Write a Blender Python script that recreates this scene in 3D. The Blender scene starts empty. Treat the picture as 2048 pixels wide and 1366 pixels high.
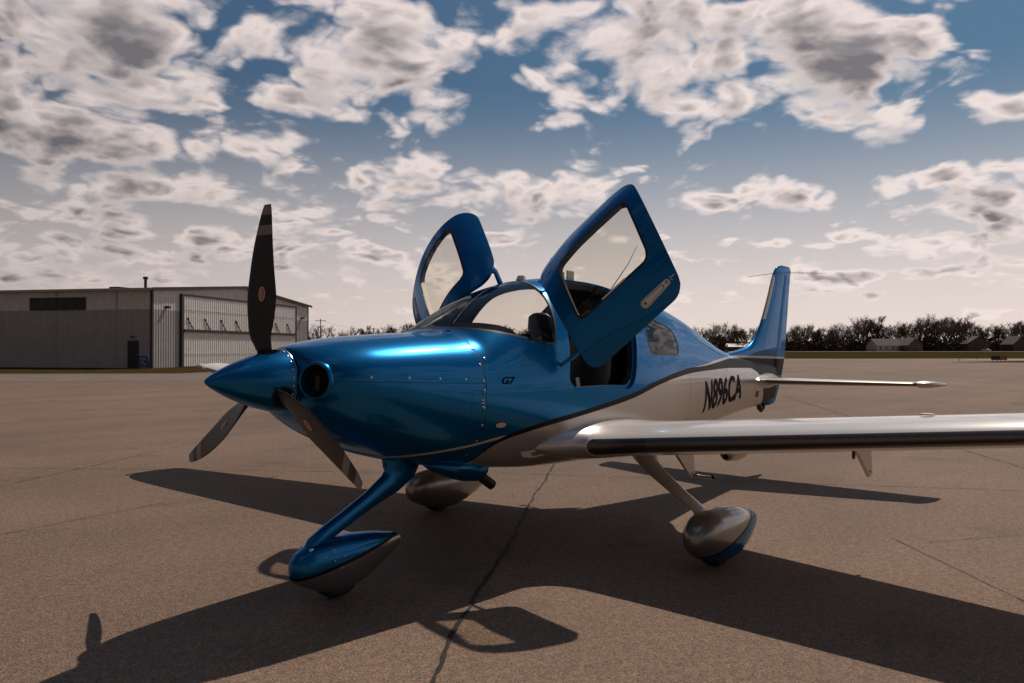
import bpy, bmesh, math, random
import numpy as np
R = math.radians
scene = bpy.context.scene
col = scene.collection

# ------------------------------------------------------------------ camera
CAM = np.array([-1.994, -3.877, 1.492]); YAW = .713; PITCH = .0091; FPX = 1551.35
cam_d = bpy.data.cameras.new('camera'); cam = bpy.data.objects.new('camera', cam_d); col.objects.link(cam)
cam_d.sensor_width = 36; cam_d.lens = FPX / 2048 * 36; cam_d.clip_start = .05; cam_d.clip_end = 6000
cam.location = CAM.tolist(); cam.rotation_euler = (math.pi / 2 + PITCH, 0, YAW - math.pi / 2)
scene.camera = cam
FW = np.array([math.cos(YAW), math.sin(YAW)]); RT = np.array([math.sin(YAW), -math.cos(YAW)])
def gp(lat, dep):                       # ground position from lateral / depth distances in metres
    p = CAM[:2] + lat * RT + dep * FW
    return float(p[0]), float(p[1])
def az_el(u, v):                        # direction of a point of the photograph (for the clouds)
    a = YAW - math.atan((u - 1024) / FPX)
    e = math.atan(((683 - v) / FPX + math.tan(PITCH)) * math.cos(math.atan((u - 1024) / FPX)))
    return a, e

# ------------------------------------------------------------------ world, sun, exposure
SUN_AZ = math.atan2(.09, .74); SUN_EL = R(53.3)
SKY = .085
world = bpy.data.worlds.new('World'); scene.world = world; world.use_nodes = True
def build_world():
    nt = world.node_tree; nt.nodes.clear(); N = nt.nodes; L = nt.links
    out = N.new('ShaderNodeOutputWorld'); bg = N.new('ShaderNodeBackground'); bg.inputs[1].default_value = SKY
    L.new(bg.outputs[0], out.inputs[0])
    sky = N.new('ShaderNodeTexSky'); sky.sky_type = 'NISHITA'; sky.sun_disc = False
    sky.sun_elevation = SUN_EL; sky.sun_rotation = math.pi / 2 - SUN_AZ
    sky.air_density = 1.3; sky.dust_density = 1.6; sky.ozone_density = 2.0; sky.altitude = 200
    # ---- cloud density group: input direction, output density
    def density_group(octaves, warp):
     g = bpy.data.node_groups.new('cloud_density', 'ShaderNodeTree')
     g.interface.new_socket('Dir', in_out='INPUT', socket_type='NodeSocketVector')
     g.interface.new_socket('Density', in_out='OUTPUT', socket_type='NodeSocketFloat')
     n = g.nodes; l = g.links
     gi = n.new('NodeGroupInput'); go = n.new('NodeGroupOutput')
     def m(op, a, b=None, c=None, clamp=False):
         x = n.new('ShaderNodeMath'); x.operation = op; x.use_clamp = clamp
         for i, v in enumerate((a, b, c)):
             if v is None: continue
             if isinstance(v, (int, float)): x.inputs[i].default_value = v
             else: l.new(v, x.inputs[i])
         return x.outputs[0]
     sep = n.new('ShaderNodeSeparateXYZ'); l.new(gi.outputs[0], sep.inputs[0])
     az = m('ARCTAN2', sep.outputs[1], sep.outputs[0]); el = m('ARCSINE', sep.outputs[2])
     ae0 = n.new('ShaderNodeCombineXYZ'); l.new(az, ae0.inputs[0]); l.new(el, ae0.inputs[1])
     # coordinates that shrink towards the horizon, as a cloud deck does
     den = m('ADD', m('MAXIMUM', sep.outputs[2], 0.0), .34)
     px = m('DIVIDE', sep.outputs[0], den); py = m('DIVIDE', sep.outputs[1], den)
     pv = n.new('ShaderNodeCombineXYZ'); l.new(px, pv.inputs[0]); l.new(py, pv.inputs[1]); l.new(m('MULTIPLY', sep.outputs[2], 1.5), pv.inputs[2])
     def noise(scale, detail, rough, vec):
         t = n.new('ShaderNodeTexNoise'); t.inputs['Scale'].default_value = scale; t.inputs['Detail'].default_value = detail
         t.inputs['Roughness'].default_value = rough; l.new(vec, t.inputs['Vector']); return t.outputs['Fac']
     det = noise(6.5, octaves, .6, pv.outputs[0]); big = noise(1.3, 3, .5, pv.outputs[0])
     wn = n.new('ShaderNodeTexNoise'); wn.inputs['Scale'].default_value = 4.2; wn.inputs['Detail'].default_value = 3; l.new(pv.outputs[0], wn.inputs['Vector'])
     wo = n.new('ShaderNodeVectorMath'); wo.operation = 'MULTIPLY_ADD'; l.new(wn.outputs['Color'], wo.inputs[0]); wo.inputs[1].default_value = (.16, .085, 0); wo.inputs[2].default_value = (-.08, -.0425, 0)
     ae = n.new('ShaderNodeVectorMath'); ae.operation = 'ADD'; l.new(ae0.outputs[0], ae.inputs[0]); l.new(wo.outputs[0], ae.inputs[1])
     CL = [(170,60,330,105,1.),(340,170,190,70,.9),(740,95,220,115,1.),(650,195,140,62,.9),(520,90,110,70,.75),(60,120,140,60,.8),
           (150,260,230,75,1.),(330,290,110,50,.7),(520,300,140,46,.8),(300,385,220,48,.9),(540,425,170,40,.8),(850,372,170,46,.9),(1090,372,140,60,.9),
           (1290,75,260,120,1.),(1640,105,220,120,1.),(1480,190,190,62,.8),(1560,20,300,50,.8),(1070,60,90,60,.6),(1700,215,130,45,.7),(1110,237,85,26,.75),(1145,172,50,16,.55),
           (1420,390,120,36,.8),(1545,385,85,46,.9),(1675,400,42,26,.7),(1965,207,90,36,.8),(1880,385,90,32,.85),(2010,405,100,48,.9),
           (1530,477,80,18,.65),(1725,490,85,20,.65),(1930,475,130,28,.75),(1500,520,75,14,.6),(1900,535,190,26,.7),(690,498,42,14,.6),
           (430,498,140,30,.8),(220,470,120,40,.8),(70,515,140,38,.85),(560,545,170,26,.7),(820,540,90,30,.7),(180,560,200,22,.7),(1700,570,280,20,.55),(400,590,300,18,.5),(1010,520,90,30,.5)]
     tot = None
     for (u, v, rx, ry, wt) in CL:
         a, e = az_el(u, v); kx, ky = FPX / rx, FPX / ry
         k = n.new('ShaderNodeVectorMath'); k.operation = 'MULTIPLY_ADD'; l.new(ae.outputs[0], k.inputs[0]); k.inputs[1].default_value = (kx, ky, 0); k.inputs[2].default_value = (-a * kx, -e * ky, 0)
         d = n.new('ShaderNodeVectorMath'); d.operation = 'DOT_PRODUCT'; l.new(k.outputs[0], d.inputs[0]); l.new(k.outputs[0], d.inputs[1])
         ex = m('SUBTRACT', -math.log(wt) / math.log(.42), d.outputs['Value'])
         tot = ex if tot is None else m('MAXIMUM', tot, ex)
     tot = m('POWER', 2.38, tot)
     # outside the part of the sky in the photograph: the same broken cumulus from noise alone
     gen = n.new('ShaderNodeMapRange'); gen.interpolation_type = 'SMOOTHSTEP'; l.new(big, gen.inputs[0])
     gen.inputs[1].default_value = .44; gen.inputs[2].default_value = .62; gen.inputs[4].default_value = .95
     da = m('ABSOLUTE', m('SUBTRACT', az, YAW))
     wa = n.new('ShaderNodeMapRange'); wa.interpolation_type = 'SMOOTHSTEP'; l.new(da, wa.inputs[0]); wa.inputs[1].default_value = .58; wa.inputs[2].default_value = .75
     we = n.new('ShaderNodeMapRange'); we.interpolation_type = 'SMOOTHSTEP'; l.new(el, we.inputs[0]); we.inputs[1].default_value = .40; we.inputs[2].default_value = .52
     outw = m('MAXIMUM', wa.outputs[0], we.outputs[0])
     lv = n.new('ShaderNodeCombineXYZ'); l.new(m('MULTIPLY', az, 6.5), lv.inputs[0]); l.new(m('MULTIPLY', el, 19.0), lv.inputs[1])
     ln = noise(1.0, 3, .5, lv.outputs[0]); lo = n.new('ShaderNodeMapRange'); lo.interpolation_type = 'SMOOTHSTEP'; l.new(ln, lo.inputs[0]); lo.inputs[1].default_value = .47; lo.inputs[2].default_value = .66; lo.inputs[4].default_value = .85
     lw = n.new('ShaderNodeMapRange'); lw.interpolation_type = 'SMOOTHSTEP'; l.new(el, lw.inputs[0]); lw.inputs[1].default_value = .13; lw.inputs[2].default_value = .19; lw.inputs[3].default_value = 1; lw.inputs[4].default_value = 0
     tot = m('MAXIMUM', tot, m('MULTIPLY', lo.outputs[0], lw.outputs[0]))
     cov = m('MAXIMUM', tot, m('MULTIPLY', gen.outputs[0], outw))
     vor = n.new('ShaderNodeTexVoronoi'); vor.voronoi_dimensions = '2D'; vor.feature = 'F1'; vor.inputs['Scale'].default_value = 8.; vor.inputs['Detail'].default_value = 2.; vor.inputs['Roughness'].default_value = .5
     wv = n.new('ShaderNodeVectorMath'); wv.operation = 'MULTIPLY_ADD'; l.new(wn.outputs['Color'], wv.inputs[0]); wv.inputs[1].default_value = (.28, .28, .1); l.new(pv.outputs[0], wv.inputs[2]); l.new(wv.outputs[0], vor.inputs['Vector'])
     dens = m('ADD', m('ADD', cov, m('MULTIPLY', m('SUBTRACT', det, .5), 1.25)), m('MULTIPLY', m('SUBTRACT', .66, vor.outputs['Distance']), .75))
     l.new(dens, go.inputs[0])
     return g
    # ---- use it twice: here, and a little nearer the sun (what shades this bit of cloud)
    tc = N.new('ShaderNodeTexCoord'); nrm = N.new('ShaderNodeVectorMath'); nrm.operation = 'NORMALIZE'; L.new(tc.outputs['Generated'], nrm.inputs[0])
    g1 = N.new('ShaderNodeGroup'); g1.node_tree = density_group(8, True); L.new(nrm.outputs[0], g1.inputs[0])
    off = N.new('ShaderNodeVectorMath'); off.operation = 'ADD'; L.new(nrm.outputs[0], off.inputs[0]); off.inputs[1].default_value = (math.cos(SUN_AZ) * .010, math.sin(SUN_AZ) * .010, .024)
    n2 = N.new('ShaderNodeVectorMath'); n2.operation = 'NORMALIZE'; L.new(off.outputs[0], n2.inputs[0])
    g2 = N.new('ShaderNodeGroup'); g2.node_tree = density_group(4, False); L.new(n2.outputs[0], g2.inputs[0])
    def mr(v, a, b, c, d):
        x = N.new('ShaderNodeMapRange'); x.interpolation_type = 'SMOOTHSTEP'; L.new(v, x.inputs[0])
        for i, q in enumerate((a, b, c, d)): x.inputs[i + 1].default_value = q
        return x.outputs[0]
    mask = mr(g1.outputs[0], .28, .80, 0, 1)
    def mm(op, a, b, clamp=False):
        x = N.new('ShaderNodeMath'); x.operation = op; x.use_clamp = clamp
        for i_, v_ in enumerate((a, b)):
            if isinstance(v_, (int, float)): x.inputs[i_].default_value = v_
            else: L.new(v_, x.inputs[i_])
        return x.outputs[0]
    thick = mr(g1.outputs[0], .5, 1.32, 0, 1)
    away = mr(mm('SUBTRACT', g2.outputs[0], g1.outputs[0]), -.34, .30, 0, 1)      # more cloud between here and the sun
    class avg: outputs = [mm('ADD', mm('MULTIPLY', thick, .92), mm('MULTIPLY', mm('MULTIPLY', away, mr(g1.outputs[0], .35, .9, .25, 1)), .42), True)]
    sx0 = N.new('ShaderNodeSeparateXYZ'); L.new(nrm.outputs[0], sx0.inputs[0]); base = mr(sx0.outputs[2], .3, .75, 0, .45)
    ab = N.new('ShaderNodeMath'); ab.operation = 'ADD'; ab.use_clamp = True; L.new(avg.outputs[0], ab.inputs[0]); L.new(base, ab.inputs[1])
    cc = N.new('ShaderNodeMix'); cc.data_type = 'RGBA'; L.new(ab.outputs[0], cc.inputs[0])
    cc.inputs[6].default_value = (16.5, 14.2, 13.4, 1); cc.inputs[7].default_value = (3.1, 2.9, 3.2, 1)
    # warm milky veil low over the horizon (thin high cloud)
    sx = N.new('ShaderNodeSeparateXYZ'); L.new(nrm.outputs[0], sx.inputs[0])
    veil = mr(sx.outputs[2], -.02, .33, .92, .03)
    skm = N.new('ShaderNodeMix'); skm.data_type = 'RGBA'; L.new(veil, skm.inputs[0])
    tint = N.new('ShaderNodeVectorMath'); tint.operation = 'MULTIPLY'; L.new(sky.outputs[0], tint.inputs[0]); tint.inputs[1].default_value = (.22, .43, .56); L.new(tint.outputs[0], skm.inputs[6]); skm.inputs[7].default_value = (15.6, 13.1, 12.3, 1)
    fin = N.new('ShaderNodeMix'); fin.data_type = 'RGBA'; L.new(mask, fin.inputs[0]); L.new(skm.outputs[2], fin.inputs[6]); L.new(cc.outputs[2], fin.inputs[7])
    # haze and thin cloud scatter light forward: bright towards the sun, dim away from it
    dt = N.new('ShaderNodeVectorMath'); dt.operation = 'DOT_PRODUCT'; L.new(nrm.outputs[0], dt.inputs[0]); dt.inputs[1].default_value = (math.cos(SUN_AZ) * math.cos(SUN_EL), math.sin(SUN_AZ) * math.cos(SUN_EL), math.sin(SUN_EL))
    fwd = mr(dt.outputs['Value'], -.3, .85, .26, 1.14)
    mu = N.new('ShaderNodeVectorMath'); mu.operation = 'SCALE'; L.new(fin.outputs[2], mu.inputs[0]); L.new(fwd, mu.inputs['Scale'])
    L.new(mu.outputs[0], bg.inputs[0])
build_world()
try: world.cycles.sampling_method = 'MANUAL'; world.cycles.sample_map_resolution = 512
except Exception: pass
sun_d = bpy.data.lights.new('sun', 'SUN'); sun_d.energy = 5.0; sun_d.angle = R(.53); sun_d.color = (1, .87, .74)
sun = bpy.data.objects.new('sun', sun_d); col.objects.link(sun); sun.location = (20, 5, 30)
sun.rotation_euler = (0, math.pi / 2 - SUN_EL, SUN_AZ)
scene.cycles.max_bounces = 6; scene.cycles.diffuse_bounces = 3; scene.cycles.glossy_bounces = 4; scene.cycles.transparent_max_bounces = 8; scene.cycles.caustics_reflective = False; scene.cycles.caustics_refractive = False
scene.view_settings.view_transform = 'Standard'; scene.view_settings.look = 'None'
scene.view_settings.exposure = -.62; scene.view_settings.gamma = 1

# ------------------------------------------------------------------ materials
MATS = {}
def mat(name, color=(.5, .5, .5), rough=.5, metal=0., coat=0., coat_rough=.03, noise=0., nscale=8., bump=0., bscale=60., spec=.5, trans=0., detail=6):
    if name in MATS: return MATS[name]
    m = bpy.data.materials.new(name); m.use_nodes = True; nt = m.node_tree; p = nt.nodes['Principled BSDF']
    p.inputs['Base Color'].default_value = (*color, 1); p.inputs['Roughness'].default_value = rough; p.inputs['Metallic'].default_value = metal
    p.inputs['Coat Weight'].default_value = coat; p.inputs['Coat Roughness'].default_value = coat_rough
    p.inputs['Specular IOR Level'].default_value = spec; p.inputs['Transmission Weight'].default_value = trans
    tc = nt.nodes.new('ShaderNodeTexCoord')
    if noise:
        t = nt.nodes.new('ShaderNodeTexNoise'); t.inputs['Scale'].default_value = nscale; t.inputs['Detail'].default_value = detail
        nt.links.new(tc.outputs['Object'], t.inputs['Vector'])
        r = nt.nodes.new('ShaderNodeMapRange'); r.inputs[1].default_value = .3; r.inputs[2].default_value = .7
        r.inputs[3].default_value = 1 - noise; r.inputs[4].default_value = 1 + noise; nt.links.new(t.outputs['Fac'], r.inputs[0])
        x = nt.nodes.new('ShaderNodeVectorMath'); x.operation = 'SCALE'; x.inputs[0].default_value = color; nt.links.new(r.outputs[0], x.inputs['Scale'])
        nt.links.new(x.outputs[0], p.inputs['Base Color'])
    if bump:
        t = nt.nodes.new('ShaderNodeTexNoise'); t.inputs['Scale'].default_value = bscale; t.inputs['Detail'].default_value = 4
        nt.links.new(tc.outputs['Object'], t.inputs['Vector'])
        b = nt.nodes.new('ShaderNodeBump'); b.inputs['Strength'].default_value = bump; b.inputs['Distance'].default_value = .01
        nt.links.new(t.outputs['Fac'], b.inputs['Height']); nt.links.new(b.outputs[0], p.inputs['Normal'])
    MATS[name] = m; return m
M_BLUE = mat('blue_metallic_paint', (.0006, .135, .345), .27, .7, .4, .02)
M_BLUE.node_tree.nodes['Principled BSDF'].inputs['Specular Tint'].default_value = (.08, .6, .9, 1)
M_SILVER = mat('silver_paint', (.53, .49, .455), .32, .6, .6, .03, noise=.03, nscale=900)
M_GEAR = mat('shaded_silver_paint', (.28, .262, .248), .28, .75, .6, .03, noise=.03, nscale=900)  # silver darkened in its base colour for the shade on fairings and legs
M_WHITE = mat('pearl_white_paint', (.72, .68, .64), .3, .1, .8, .04, noise=.03, nscale=6)
M_BLACKP = mat('black_paint', (.007, .007, .008), .45, 0, 0, spec=.15)
M_VINYL = mat('black_vinyl', (.007, .007, .008), .65, spec=.1)
M_CREAM = mat('cream_stripe_paint', (.55, .5, .45), .3, .2, .6)
M_RUBBER = mat('rubber', (.014, .014, .014), .75, noise=.2, nscale=40)
M_TRIM = mat('black_trim', (.012, .012, .012), .45)
M_INT = mat('cabin_lining', (.035, .033, .033), .8, noise=.2, nscale=30)
M_INTG = mat('door_lining', (.12, .12, .125), .7, noise=.1, nscale=20)
M_LEATHER = mat('black_leather', (.018, .017, .017), .5, noise=.2, nscale=40, bump=.2, bscale=120)
M_BLADE = mat('blade_black', (.014, .014, .015), .42, noise=.15, nscale=30)
M_BLADEG = mat('blade_grey_band', (.22, .21, .21), .45, noise=.08, nscale=30)
M_TKS = mat('porous_titanium', (.17, .16, .152), .36, .85, noise=.1, nscale=60)
M_STEEL = mat('steel', (.5, .48, .46), .32, .95)
M_DARKM = mat('dark_metal', (.06, .055, .05), .5, .7, noise=.3, nscale=30)
M_SEAM = mat('panel_gap', (.004, .008, .014), .7)
M_HOLE = mat('inlet_dark', (.004, .004, .004), .9)
M_RED = mat('label_red', (.55, .05, .03), .5); M_OLIVE = mat('label_olive', (.28, .2, .1), .5); M_LABELW = mat('label_white', (.84, .79, .72), .5)
M_AMBER = mat('lens', (.6, .5, .42), .15, coat=.5)
def glass_mat(name, tint, alpha_gloss=.06):
    m = bpy.data.materials.new(name); m.use_nodes = True; nt = m.node_tree; nt.nodes.clear()
    o = nt.nodes.new('ShaderNodeOutputMaterial'); tr = nt.nodes.new('ShaderNodeBsdfTransparent'); gl = nt.nodes.new('ShaderNodeBsdfGlossy')
    tr.inputs[0].default_value = (*tint, 1); gl.inputs['Roughness'].default_value = .01
    fr = nt.nodes.new('ShaderNodeFresnel'); fr.inputs[0].default_value = 1.45; mx = nt.nodes.new('ShaderNodeMixShader')
    nt.links.new(fr.outputs[0], mx.inputs[0]); nt.links.new(tr.outputs[0], mx.inputs[1]); nt.links.new(gl.outputs[0], mx.inputs[2]); nt.links.new(mx.outputs[0], o.inputs[0])
    return m
M_GLASS = glass_mat('clear_acrylic', (.86, .82, .74)); M_TINT = glass_mat('tinted_acrylic', (.10, .09, .085)); M_PANE = glass_mat('window_glass', (.15, .16, .17))

# ------------------------------------------------------------------ mesh helpers
def obj(name, verts, faces, mats, parent=None, smooth=True, idx=None, off=(0, 0, 0)):
    me = bpy.data.meshes.new(name)
    v = np.asarray(verts, float).reshape(-1, 3) + np.asarray(off, float)
    me.from_pydata(v.tolist(), [], [list(map(int, f)) for f in faces])
    if not isinstance(mats, (list, tuple)): mats = [mats]
    for m in mats: me.materials.append(m)
    if idx is not None: me.polygons.foreach_set('material_index', list(map(int, idx)))
    if smooth: me.polygons.foreach_set('use_smooth', [True] * len(me.polygons))
    me.update()
    o = bpy.data.objects.new(name, me); col.objects.link(o)
    if parent is not None: o.parent = parent
    return o
def tag(o, label=None, cat=None, group=None, kind=None):
    if label: o['label'] = label
    if cat: o['category'] = cat
    if group: o['group'] = group
    if kind: o['kind'] = kind
    return o
def empty(name, loc, rot=(0, 0, 0)):
    o = bpy.data.objects.new(name, None); col.objects.link(o); o.location = loc; o.rotation_euler = rot; o.empty_display_size = .3; return o
def sharp(o, ang=35):
    o.data.set_sharp_from_angle(angle=R(ang)); return o
class MB:
    def __init__(s): s.v = []; s.f = []
    def add(s, V, F):
        n = len(s.v); s.v += [tuple(map(float, p)) for p in V]; s.f += [[i + n for i in f] for f in F]; return s
    def box(s, x0, x1, y0, y1, z0, z1, T=None):
        V = [(x, y, z) for z in (z0, z1) for y in (y0, y1) for x in (x0, x1)]
        if T: V = [T(p) for p in V]
        return s.add(V, [(0, 2, 3, 1), (4, 5, 7, 6), (0, 1, 5, 4), (2, 6, 7, 3), (0, 4, 6, 2), (1, 3, 7, 5)])
    def tube(s, pts, rad, n=10, cap=True, flat=1., upv=(0, 0, 1)):
        pts = [np.array(p, float) for p in pts]; rad = rad if hasattr(rad, '__len__') else [rad] * len(pts)
        V = []; F = []
        for i, p in enumerate(pts):
            t = pts[min(i + 1, len(pts) - 1)] - pts[max(i - 1, 0)]; t /= np.linalg.norm(t) + 1e-12
            a = np.cross(t, upv)
            if np.linalg.norm(a) < 1e-3: a = np.cross(t, (1, 0, 0))
            a /= np.linalg.norm(a); b = np.cross(a, t)
            for k in range(n):
                q = 2 * math.pi * k / n; V.append(p + rad[i] * (a * math.cos(q) * flat + b * math.sin(q)))
        for i in range(len(pts) - 1):
            for k in range(n): F.append((i * n + k, i * n + (k + 1) % n, (i + 1) * n + (k + 1) % n, (i + 1) * n + k))
        if cap: F.append(list(range(n))[::-1]); F.append([(len(pts) - 1) * n + k for k in range(n)])
        return s.add(V, F)
    def disc(s, c, nrm, r, n=12, th=.003):
        nrm = np.array(nrm, float); nrm /= np.linalg.norm(nrm); c = np.array(c, float)
        return s.tube([c - nrm * th, c + nrm * th * .6, c + nrm * th], [r, r, r * .6], n)
    def build(s, name, m, parent=None, smooth=True, off=(0, 0, 0), ang=35):
        o = obj(name, s.v, s.f, m, parent, smooth, off=off)
        if smooth: sharp(o, ang)
        return o
def lerp_tab(tab):
    xs = np.array([t[0] for t in tab], float); ys = np.array([t[1] for t in tab], float)
    h = np.diff(xs); dl = np.diff(ys) / h; d = np.zeros(len(xs))
    for i in range(1, len(xs) - 1):
        if dl[i - 1] * dl[i] > 0:
            w1 = 2 * h[i] + h[i - 1]; w2 = h[i] + 2 * h[i - 1]; d[i] = (w1 + w2) / (w1 / dl[i - 1] + w2 / dl[i])
    d[0] = dl[0]; d[-1] = dl[-1]
    def f(x):
        x = np.clip(np.asarray(x, float), xs[0], xs[-1]); i = np.clip(np.searchsorted(xs, x) - 1, 0, len(xs) - 2)
        t = (x - xs[i]) / h[i]
        return ((2*t**3 - 3*t**2 + 1) * ys[i] + (t**3 - 2*t**2 + t) * h[i] * d[i] + (-2*t**3 + 3*t**2) * ys[i+1] + (t**3 - t**2) * h[i] * d[i+1])
    return f
class Surf:
    """mesh that can be cut cleanly along the zero line of a field"""
    def __init__(s, V, F): s.V = [tuple(v) for v in V]; s.F = [tuple(f) for f in F]
    def split(s, faces, fld):
        A = np.array(s.V); val = fld(A[:, 0], A[:, 1], A[:, 2]); val = np.where(np.abs(val) < 1e-7, 1e-7, val); cut = {}
        ins, outs = [], []
        vl = list(val)
        for f in faces:
            sg = [vl[i] < 0 for i in f]
            if all(sg): ins.append(f); continue
            if not any(sg): outs.append(f); continue
            a, b = [], []
            for k, i in enumerate(f):
                j = f[(k + 1) % len(f)]
                (a if sg[k] else b).append(i)
                if sg[k] != sg[(k + 1) % len(f)]:
                    key = (min(i, j), max(i, j))
                    if key not in cut:
                        p, q = key; t = vl[p] / (vl[p] - vl[q])
                        s.V.append(tuple(np.array(s.V[p]) * (1 - t) + np.array(s.V[q]) * t)); cut[key] = len(s.V) - 1
                    a.append(cut[key]); b.append(cut[key])
            if len(a) > 2: ins.append(tuple(a))
            if len(b) > 2: outs.append(tuple(b))
        return ins, outs
    def normals(s, faces):
        V = np.array(s.V); N = np.zeros_like(V); by = {}
        for f in faces: by.setdefault(len(f), []).append(f)
        for n, fs in by.items():
            A = np.array(fs); P = V[A]; c = np.zeros((len(A), 3))
            for k in range(1, n - 1): c += np.cross(P[:, k] - P[:, 0], P[:, k + 1] - P[:, 0])
            for k in range(n): np.add.at(N, A[:, k], c)
        return N / (np.linalg.norm(N, axis=1)[:, None] + 1e-12)
    def sub(s, faces, V=None):
        V = np.array(s.V) if V is None else V; used = sorted({i for f in faces for i in f}); mp = {i: k for k, i in enumerate(used)}
        return V[used], [[mp[i] for i in f] for f in faces], used
def border(faces):
    e = {}
    for f in faces:
        for k, i in enumerate(f):
            j = f[(k + 1) % len(f)]; e[(i, j)] = 1
    return [(i, j) for (i, j) in e if (j, i) not in e]
def text_mesh(body, size=1., shear=0., bold=0.):
    cu = bpy.data.curves.new('lettering', 'FONT'); cu.body = body; cu.size = size; cu.shear = shear; cu.align_x = 'LEFT'; cu.resolution_u = 4; cu.offset = bold
    o = bpy.data.objects.new('lettering', cu); col.objects.link(o)
    dg = bpy.context.evaluated_depsgraph_get(); me = bpy.data.meshes.new_from_object(o.evaluated_get(dg))
    bm = bmesh.new(); bm.from_mesh(me)
    zs = [v.co.y for v in bm.verts]; lo, hi = min(zs), max(zs)
    for k in range(1, 9):
        bmesh.ops.bisect_plane(bm, geom=bm.verts[:] + bm.edges[:] + bm.faces[:], plane_co=(0, lo + (hi - lo) * k / 9, 0), plane_no=(0, 1, 0))
    bm.verts.index_update(); V = np.array([v.co[:] for v in bm.verts]); F = [[v.index for v in f.verts] for f in bm.faces]
    bm.free(); bpy.data.objects.remove(o); bpy.data.curves.remove(cu)
    V[:, :2] -= V[:, :2].min(0); V[:, :2] /= V[:, :2].max(0)
    return V, F                          # unit box 0..1 in x and y

# ------------------------------------------------------------------ ground
M_APRON = mat('apron_asphalt', (.2, .155, .122), .85, spec=.3)
def apron_nodes():
    nt = M_APRON.node_tree; N = nt.nodes; L = nt.links; p = N['Principled BSDF']; tc = N.new('ShaderNodeTexCoord')
    def no(scale, det, rough=.5):
        t = N.new('ShaderNodeTexNoise'); t.inputs['Scale'].default_value = scale; t.inputs['Detail'].default_value = det; t.inputs['Roughness'].default_value = rough
        L.new(tc.outputs['Object'], t.inputs['Vector']); return t.outputs['Fac']
    vo = N.new('ShaderNodeTexVoronoi'); vo.inputs['Scale'].default_value = 125; L.new(tc.outputs['Object'], vo.inputs['Vector'])
    def ramp(v, a, b, c, d):
        r = N.new('ShaderNodeMapRange'); L.new(v, r.inputs[0])
        for i, q in enumerate((a, b, c, d)): r.inputs[i + 1].default_value = q
        return r.outputs[0]
    def mul(a, b):
        x = N.new('ShaderNodeMath'); x.operation = 'MULTIPLY'; L.new(a, x.inputs[0]); L.new(b, x.inputs[1]); return x.outputs[0]
    sepc = N.new('ShaderNodeSeparateColor'); L.new(vo.outputs['Color'], sepc.inputs[0])
    st = ramp(sepc.outputs[0], 0, 1, .6, 1.4)                      # each stone its own tone
    f = mul(mul(st, ramp(no(22, 6, .6), .3, .7, .8, 1.2)), mul(ramp(no(.35, 5, .6), .3, .7, .86, 1.12), ramp(no(.05, 4), .35, .65, .9, 1.1)))
    # long faint streaks along the taxi lane
    mp = N.new('ShaderNodeMapping'); mp.inputs['Scale'].default_value = (.05, 1.2, 1); mp.inputs['Rotation'].default_value = (0, 0, R(50)); L.new(tc.outputs['Object'], mp.inputs[0])
    ts = N.new('ShaderNodeTexNoise'); ts.inputs['Scale'].default_value = .6; ts.inputs['Detail'].default_value = 5; L.new(mp.outputs[0], ts.inputs['Vector'])
    f = mul(f, ramp(ts.outputs['Fac'], .3, .7, .86, 1.12))
    f = mul(f, ramp(no(.9, 4, .55), .58, .72, 1., .7))                  # old oil and fuel stains
    f = mul(f, ramp(no(5., 4, .6), .62, .74, 1., .78))
    hue = N.new('ShaderNodeMix'); hue.data_type = 'RGBA'; L.new(sepc.outputs[1], hue.inputs[0]); hue.inputs[6].default_value = (.216, .134, .088, 1); hue.inputs[7].default_value = (.158, .118, .094, 1)
    x = N.new('ShaderNodeVectorMath'); x.operation = 'SCALE'; L.new(hue.outputs[2], x.inputs[0]); L.new(f, x.inputs['Scale']); L.new(x.outputs[0], p.inputs['Base Color'])
    b = N.new('ShaderNodeBump'); b.inputs['Strength'].default_value = .7; b.inputs['Distance'].default_value = .006; L.new(vo.outputs['Distance'], b.inputs['Height']); L.new(b.outputs[0], p.inputs['Normal'])
apron_nodes()
M_GRASS = mat('dry_spring_grass', (.05, .036, .015), 1., spec=0., noise=.45, nscale=1.2, bump=.6, bscale=14)
M_ROAD = mat('far_road', (.34, .31, .28), .85, noise=.1, nscale=.5)
M_LANE = mat('worn_lane_asphalt', (.15, .118, .098), .85, noise=.18, nscale=.8)
M_CRACK = mat('crack_filler', (.02, .017, .015), .9, noise=.3, nscale=30)
def sheet(name, pts, z, m, parent=None):
    V = [(*gp(*p), z) for p in pts]; return tag(obj(name, V, [list(range(len(V)))], m, parent, smooth=False), kind='structure')
def fix_up(o):
    me = o.data
    if me.polygons[0].normal.z < 0: me.flip_normals()
    return o
fix_up(tag(obj('ground', [(-3000, -3000, -.012), (3000, -3000, -.012), (3000, 3000, -.012), (-3000, 3000, -.012)], [(0, 1, 2, 3)], M_GRASS, smooth=False), kind='structure'))
fix_up(sheet('apron', [(-160, -60), (200, -60), (320, 112), (120, 116), (70, 117), (48, 114), (38, 115.5), (25, 112), (5, 108), (-12, 80), (-17, 58), (-20, 46.5), (-40, 45.5), (-160, 40)], 0, M_APRON))
fix_up(sheet('taxi_lane', [(-160, 30), (-30, 34), (-16, 36), (-10, 40), (-14, 44), (-40, 43.5), (-160, 38)], .004, M_LANE))
fix_up(sheet('grass_island', [(47, 84), (52, 87), (60, 92), (75, 97), (140, 101), (140, 78), (90, 79), (62, 81.5)], .02, M_GRASS))
fix_up(sheet('far_road', [(-20, 385), (400, 385), (400, 408), (-20, 408)], .005, M_ROAD))
fix_up(sheet('far_taxiway', [(62, 104), (320, 100), (320, 106), (62, 107.5)], .004, M_ROAD))
rng = random.Random(5)
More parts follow.
